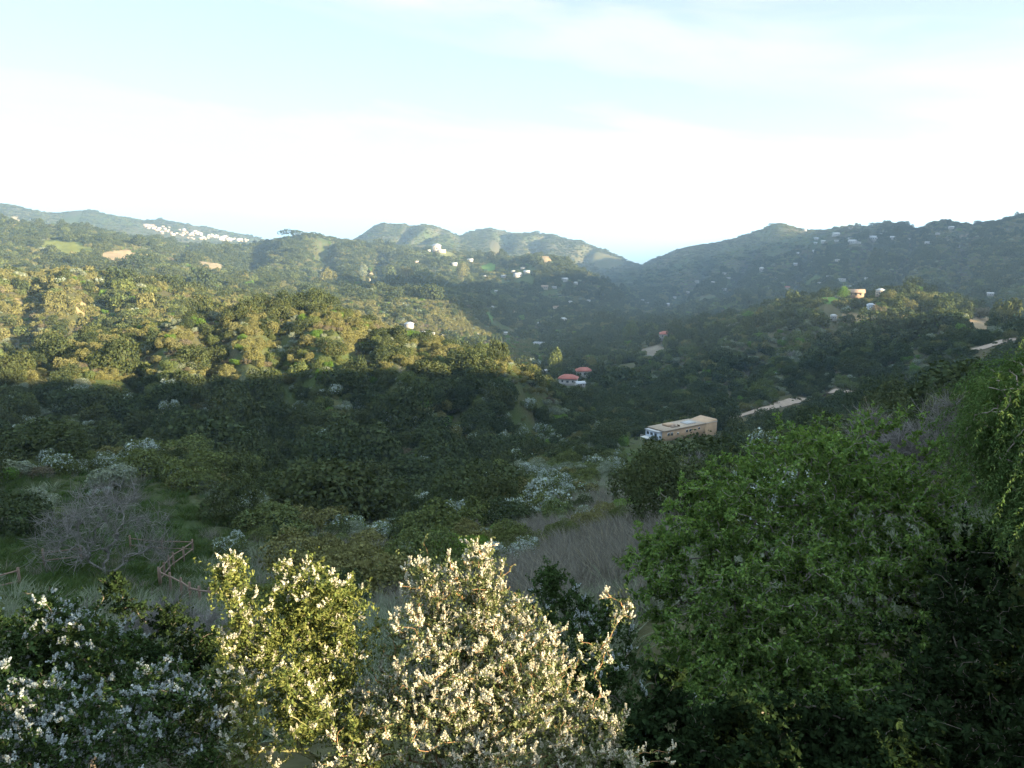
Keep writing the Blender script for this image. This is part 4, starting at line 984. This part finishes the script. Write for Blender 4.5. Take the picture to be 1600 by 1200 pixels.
# taller trees that stand out of the scrub
def far_tree(px, py, hpx, wpx, label, leaf, rmin, rmax, seed, tilt=0., name='tall_tree', lobes=9, group=None):
    p = hit(px, py, rmin, rmax); r = math.hypot(p.x, p.y); h = hpx * r / F; w = wpx * r / F
    root = empty(name, p); tag(root, label, 'tree', group); root['kind'] = 'thing'
    m = MB(); m.tube((0, 0, -.5), (0, 0, h * .45), h * .022, h * .015, 6); m.tube((0, 0, h * .4), (w * .12, 0, h * .8), h * .014, h * .006, 5); m.tube((0, 0, h * .4), (-w * .15, w * .1, h * .75), h * .012, h * .006, 5)
    m.build('trunk', M['bark'], root)
    rng = np.random.default_rng(seed)
    src = shrub_mesh('crown', 1500, .075, leaf, seed, 1, lobes, 1.1)
    COL.objects.link(src); src.parent = root; src.location = (0, 0, h * .22); src.scale = (w / 2 * .85, w / 2 * .85, h * .78 / 1.45)
    return root
T_ = [(868, 592, 52, 30, 'tall dark tree just left of the red roofed valley houses', 'mid', 300, 900), (922, 584, 30, 24, 'rounded brownish green tree rising behind the taller red roofed house', 'olive', 330, 900), (893, 566, 24, 34, 'broad dark tree above the red roofed valley houses', 'dark', 330, 900),
      (985, 536, 36, 24, 'pale trunked tree on the dark slope left of the lone red roofed house', 'mid', 300, 900), (1042, 519, 16, 20, 'reddish tree behind the lone red roofed house', 'brown', 500, 1000), (1014, 527, 22, 40, 'broad tree beside the lone red roofed house', 'mid', 450, 1000),
      (1316, 468, 18, 20, 'yellow green tree on the ridge top beside the long brown house', 'bright', 450, 760), (1292, 468, 18, 30, 'dark tree at the left end of the ridge top', 'dark', 450, 760), (1355, 478, 14, 16, 'small sunlit tree in front of the long brown ridge house', 'olive', 450, 760), (1388, 476, 22, 24, 'sunlit round tree right of the pale yellow ridge house', 'olive', 450, 760),
      (1417, 490, 24, 30, 'large olive tree below the tan ridge house', 'olive', 450, 760), (1434, 458, 16, 14, 'upright tree next to the tan ridge house', 'bright', 450, 760), (1370, 492, 16, 18, 'rusty tree below the blue grey ridge house', 'brown', 420, 760), (1453, 485, 24, 34, 'olive tree clump on the rounded sunlit ridge top', 'olive', 420, 760),
      (1502, 528, 18, 22, 'isolated golden tree at the edge of the ridge shadow', 'bright', 350, 760), (1568, 512, 30, 20, 'upright olive tree near the right end of the ridge', 'olive', 350, 760), (1532, 498, 18, 34, 'brownish sunlit tree in front of the grey ridge house', 'brown', 350, 760),
      (515, 447, 30, 26, 'pale brown grove tree, tallest on the sunlit middle slope', 'olive', 900, 1900), (570, 437, 24, 22, 'pale grove tree near the small cream house', 'sage', 900, 1900), (635, 443, 30, 22, 'tall grove tree below the bright white house', 'olive', 900, 1900), (662, 446, 26, 28, 'tall grove tree right below the bright white house', 'mid', 900, 1900), (610, 440, 28, 26, 'tall grove tree left of the bright white house', 'mid', 900, 1900),
      (722, 438, 26, 22, 'tall sunlit tree at the edge of the valley shadow', 'olive', 900, 1900), (765, 408, 18, 16, 'dark pointed tree right of the crest lawn', 'dark', 900, 2300), (748, 404, 16, 14, 'dark pointed tree left of the crest lawn', 'dark', 900, 2300), (782, 408, 18, 18, 'dark tree at the right end of the crest grove', 'dark', 900, 2300),
      (1482, 354, 10, 6, 'lone tree on the right hand skyline', 'dark', 1500, 3000), (1362, 354, 6, 8, 'small tree on the skyline above the right mountainside houses', 'dark', 1500, 3000), (1338, 355, 6, 6, 'tiny tree on the skyline left of the other', 'dark', 1500, 3000),
      (210, 425, 26, 46, 'dark oak casting a long shadow on the far left slope', 'dark', 500, 2000), (220, 388, 22, 34, 'dark oak clump beside the tan field', 'dark', 1000, 2300), (462, 372, 14, 40, 'dark grove on the highest middle crest', 'dark', 1400, 2600)]
for q_, t in enumerate(T_): far_tree(*t, 500 + q_)

# grass
def tuft(name, n, mat, seed, h, lean, w=.012):
    rng = np.random.default_rng(seed); a = rng.uniform(0, 2 * pi, n); p = np.column_stack([np.cos(a), np.sin(a), a * 0]) * (rng.random(n) ** .7 * .38)[:, None]
    d = unit(np.column_stack([np.cos(a) * lean, np.sin(a) * lean, np.ones(n)]) + rng.normal(size=(n, 3)) * .25); l = h * rng.uniform(.5, 1.2, n)[:, None]
    s = unit(np.cross(d, rng.normal(size=(n, 3)))) * w; mid = p + d * l * .55; tip = p + d * l + np.column_stack([np.cos(a), np.sin(a), -a * 0 - .3]) * l * .25
    V = np.stack([p - s, p + s, mid + s * .8, mid - s * .8, tip], 1).reshape(-1, 3); i = np.arange(n) * 5
    return build(name, V, [np.stack([i, i + 1, i + 2, i + 3], 1), np.stack([i + 3, i + 2, i + 4], 1)], [mat], [0, 0], link=False)
M['dry_grass'] = leaf_mat('dry_grass_blade', [(.13, .125, .11), (.17, .16, .13), (.10, .10, .09), (.19, .17, .12)], .2, island=.4, tr_tint=(1, 1, .9))
M['green_grass'] = leaf_mat('green_grass_blade', [(.03, .055, .018), (.042, .07, .02), (.06, .075, .03)], .3, island=.4)
gc = bpy.data.collections.new('grass_tufts')
for q_ in range(3): gc.objects.link(tuft('tuft_%03d' % q_, 90, M['dry_grass'], 700 + q_, .6, .4, .008))
for q_ in range(3): gc.objects.link(tuft('tuft_%03d' % (3 + q_), 70, M['green_grass'], 710 + q_, .42, .6))
for q_ in range(2): gc.objects.link(tuft('tuft_%03d' % (6 + q_), 70, M['sage'], 720 + q_, .5, .6))
GX, GY, GK, GS = [], [], [], []
for r0, r1, s in ((9, 26, .38), (26, 60, .75), (60, 115, 1.3)):
    x, y = jitter_grid(r0, r1, s, radians(41)); z = ground(x, y); px, py = project(x, y, z)
    bench = np.exp(-(((px - 150) / 260) ** 2 + ((py - 840) / 110) ** 2) ** 2); dry = np.exp(-(((px - 820) / 330) ** 2 + ((py - 870) / 120) ** 2) ** 2)
    nz = .35 * vnoise(x / 5, y / 5, 61); u = RNG.random(len(x))
    k = np.where(u < dry + nz, 0, np.where(u < bench + .25 + nz, 1, 2)); g = (u < .85) & ~((px > 980) & (np.hypot(x, y) < 14))
    GX.append(x[g]); GY.append(y[g]); GK.append(np.where(k == 0, RNG.integers(0, 3, len(x)), np.where(k == 1, RNG.integers(3, 6, len(x)), RNG.integers(6, 8, len(x))))[g]); GS.append((RNG.uniform(.6, 1.2, len(x)) * np.sqrt(s / .42))[g])
x, y, k, s = map(np.concatenate, (GX, GY, GK, GS)); z = ground(x, y)
cl = cleared(x, y) & (np.hypot(x, y) < 40) & False
scatter('grass', gc, np.column_stack([x, y, z - .02]), k, np.column_stack([x * 0, x * 0, RNG.uniform(0, 6.28, len(x))]), np.column_stack([s, s, s * RNG.uniform(.7, 1.2, len(x))]))

# unseen scrub added right of the viewpoint only to shade the foreground growth
bank = [(1.5, 1.75, .62, 2.1), (2.3, 1.1, .7, 2.2), (.9, 2.0, .5, 1.8), (.4, 2.3, .4, 1.5), (1.4, 1.2, .6, 2.3), (.6, 1.6, .5, 2.0), (7.3, 4.3, 1.0, 1.8), (8.4, 3.6, 1.0, 1.9), (4.9, 2.1, .8, 1.2), (5.8, 1.3, .8, 1.3), (4.0, 2.6, .6, 1.0), (6.2, 2.6, .8, 1.15), (10.4, 8.2, 2.3, 2.6), (12.0, 6.6, 2.4, 3.0), (13.5, 9.5, 2.6, 3.0), (10.6, 5.3, 1.3, 1.6), (9.4, 10.6, 2.2, 2.4), (15, 5, 2.6, 3), (12, 8.8, 3.2, 5.6), (15, 12.5, 2.6, 3.4), (17.5, 10, 2.8, 3.6), (3.0, 2.35, .5, 1.5)]
bx_ = np.array([b[0] for b in bank]); by_ = np.array([b[1] for b in bank]); bz_ = ground(bx_, by_)
scatter('shade_scrub', CLOSEP[0], np.column_stack([bx_, by_, bz_ - .1]), [CLOSEP[1]['mid'][k % 2] for k in range(len(bank))], np.column_stack([bx_ * 0, bx_ * 0, np.arange(len(bank))]), np.array([(b[2], b[2], b[3]) for b in bank]))
# ------------------------------------------------------------------ sky, sun, air, camera
SUN_AZ, SUN_EL = radians(122), radians(11)          # clockwise from the view direction
w = bpy.data.worlds.new('World'); scene.world = w; w.use_nodes = True
nt = w.node_tree; nt.nodes.clear(); N = nt.nodes.new; L = nt.links.new
out = N('ShaderNodeOutputWorld'); bg = N('ShaderNodeBackground'); bg.inputs[1].default_value = .05
sky = N('ShaderNodeTexSky'); sky.sky_type = 'NISHITA'; sky.sun_disc = False; sky.sun_elevation = SUN_EL; sky.sun_rotation = SUN_AZ
sky.altitude = 350; sky.air_density = .6; sky.dust_density = .6; sky.ozone_density = 1.5
tc = N('ShaderNodeTexCoord'); sp = N('ShaderNodeSeparateXYZ'); L(tc.outputs['Generated'], sp.inputs[0])
# thin cloud: a long pale blue gap above a broad bank that whitens to the horizon
def mt(op, a, b=None, c=None, clamp=False):
    n = N('ShaderNodeMath'); n.operation = op; n.use_clamp = clamp
    for k, v in enumerate((a, b, c)):
        if v is None: continue
        if isinstance(v, (int, float)): n.inputs[k].default_value = v
        else: L(v, n.inputs[k])
    return n.outputs[0]
def ramp(v, a, b):
    n = N('ShaderNodeMapRange'); n.interpolation_type = 'SMOOTHSTEP'; n.inputs[1].default_value = a; n.inputs[2].default_value = b; L(v, n.inputs[0]); return n.outputs[0]
az = mt('MULTIPLY', mt('ARCTAN2', sp.outputs[0], sp.outputs[1]), 57.2958)
el = mt('MULTIPLY', mt('ARCSINE', sp.outputs[2]), 57.2958)
cb = N('ShaderNodeCombineXYZ'); L(mt('MULTIPLY', mt('MULTIPLY_ADD', el, .35, az), .045), cb.inputs[0]); L(mt('MULTIPLY', mt('MULTIPLY_ADD', az, .085, el), .24), cb.inputs[1])
no = N('ShaderNodeTexNoise'); no.inputs['Scale'].default_value = 1.5; no.inputs['Detail'].default_value = 8; no.inputs['Roughness'].default_value = .56; no.inputs['Distortion'].default_value = .5
L(cb.outputs[0], no.inputs[0]); nz = no.outputs[0]
n2 = N('ShaderNodeTexNoise'); n2.inputs['Scale'].default_value = .6; n2.inputs['Detail'].default_value = 4; L(cb.outputs[0], n2.inputs[0])
d = mt('ADD', mt('MULTIPLY_ADD', az, .085, el), -9.6); d = mt('ADD', d, mt('MULTIPLY_ADD', nz, 6.5, -3.25))
wid = mt('MULTIPLY_ADD', az, -.03, 1.9)
streak = mt('POWER', 2.718, mt('MULTIPLY', mt('POWER', mt('ABSOLUTE', mt('DIVIDE', d, wid)), 2), -1))
streak = mt('MULTIPLY', streak, ramp(az, 48, -6)); streak = mt('MULTIPLY_ADD', streak, .75, mt('MULTIPLY', streak, ramp(az, 20, -25)))
high = mt('MULTIPLY', mt('MULTIPLY', ramp(el, 9, 17), ramp(el, 40, 22)), mt('MULTIPLY_ADD', nz, 3.4, -1.05))
right = mt('MULTIPLY', mt('MULTIPLY', ramp(az, 4, 26), ramp(el, 4, 8)), mt('MULTIPLY_ADD', n2.outputs[0], 1.6, -.45))
veil = mt('MULTIPLY', ramp(el, 16, 4), mt('MAXIMUM', mt('MULTIPLY_ADD', nz, 3.0, -1.35), 0))
left = mt('MULTIPLY', mt('MULTIPLY', ramp(az, -4, -34), ramp(el, 8, 3)), .45)
clear_ = mt('ADD', mt('ADD', streak, mt('MAXIMUM', high, 0)), mt('ADD', mt('ADD', mt('MAXIMUM', right, 0), left), mt('MULTIPLY', veil, .8)))
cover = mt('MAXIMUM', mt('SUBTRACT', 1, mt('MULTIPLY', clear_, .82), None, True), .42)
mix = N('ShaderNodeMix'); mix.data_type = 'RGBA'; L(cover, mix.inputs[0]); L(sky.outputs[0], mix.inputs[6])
hi = N('ShaderNodeMix'); hi.data_type = 'RGBA'; L(ramp(el, 18, 40), hi.inputs[0])       # bluish veil overhead, brightened out of frame as added fill light
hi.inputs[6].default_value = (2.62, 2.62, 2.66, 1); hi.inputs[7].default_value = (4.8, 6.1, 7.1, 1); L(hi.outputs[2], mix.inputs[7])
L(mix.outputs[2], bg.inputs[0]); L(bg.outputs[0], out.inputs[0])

sl = bpy.data.lights.new('sun', 'SUN'); sl.energy = 5.0; sl.angle = radians(.5); sl.color = (1, .80, .50)
so = bpy.data.objects.new('sun', sl); COL.objects.link(so)
sd = Vector((sin(SUN_AZ) * cos(SUN_EL), cos(SUN_AZ) * cos(SUN_EL), sin(SUN_EL)))
so.rotation_euler = sd.to_track_quat('Z', 'Y').to_euler(); so.location = sd * 50

HAZE = True
if HAZE:
    hm, nt, out = newmat('air'); v = nt.nodes.new('ShaderNodeVolumePrincipled')
    v.inputs['Color'].default_value = (.50, .73, 1.0, 1); v.inputs['Density'].default_value = 1.12e-4; v.inputs['Anisotropy'].default_value = .35
    nt.links.new(v.outputs[0], out.inputs['Volume'])
    m = MB(); top = float(TZ.max()) + 40
    m.box(-62000, 62000, -8000, 62000, -354.5, top)
    h = m.build('haze', hm); tag(h, kind='stuff')

cam = bpy.data.cameras.new('camera'); cam.sensor_width = 36; cam.lens = 36 * F / 1600; cam.clip_start = .1; cam.clip_end = 120000
co = bpy.data.objects.new('camera', cam); COL.objects.link(co); co.rotation_euler = (radians(90) - PITCH, 0, 0)
scene.camera = co
scene.view_settings.view_transform = 'Standard'; scene.view_settings.look = 'None'; scene.view_settings.gamma = 1; scene.view_settings.exposure = 2.95
cy = scene.cycles
cy.use_denoising = True; cy.max_bounces = 5; cy.diffuse_bounces = 2; cy.glossy_bounces = 1; cy.transmission_bounces = 2; cy.volume_bounces = 1; cy.transparent_max_bounces = 6
cy.use_adaptive_sampling = True; cy.adaptive_threshold = .012; cy.caustics_reflective = False; cy.caustics_refractive = False

for nm, lb, ct in (('ground', 'scrubby soil of the canyon slopes, valley floor and mountains', 'ground'), ('sea', 'pale hazy sea in the gap between the mountains', 'sea'), ('dirt_road', 'pale dirt road climbing away behind the long tan house', 'road'),
                   ('ridge_track', 'short dirt track on the right hand ridge below the trees', 'track'), ('undergrowth', 'smaller shrubs between the individual shrubs on the near slopes', 'undergrowth'), ('chaparral', 'dense chaparral covering the rounded hill and the ravine', 'chaparral'),
                   ('distant_scrub', 'far off scrub and woods on the hills and mountains', 'scrub'), ('grass', 'dry grey and green grass on the near slopes', 'grass'), ('shade_scrub', 'unseen scrub added beside the viewpoint to shade the foreground', 'scrub'), ('haze', 'thin bluish haze in the canyon air', 'haze')):
    o = bpy.data.objects.get(nm)
    if o: o['label'] = lb; o['category'] = ct
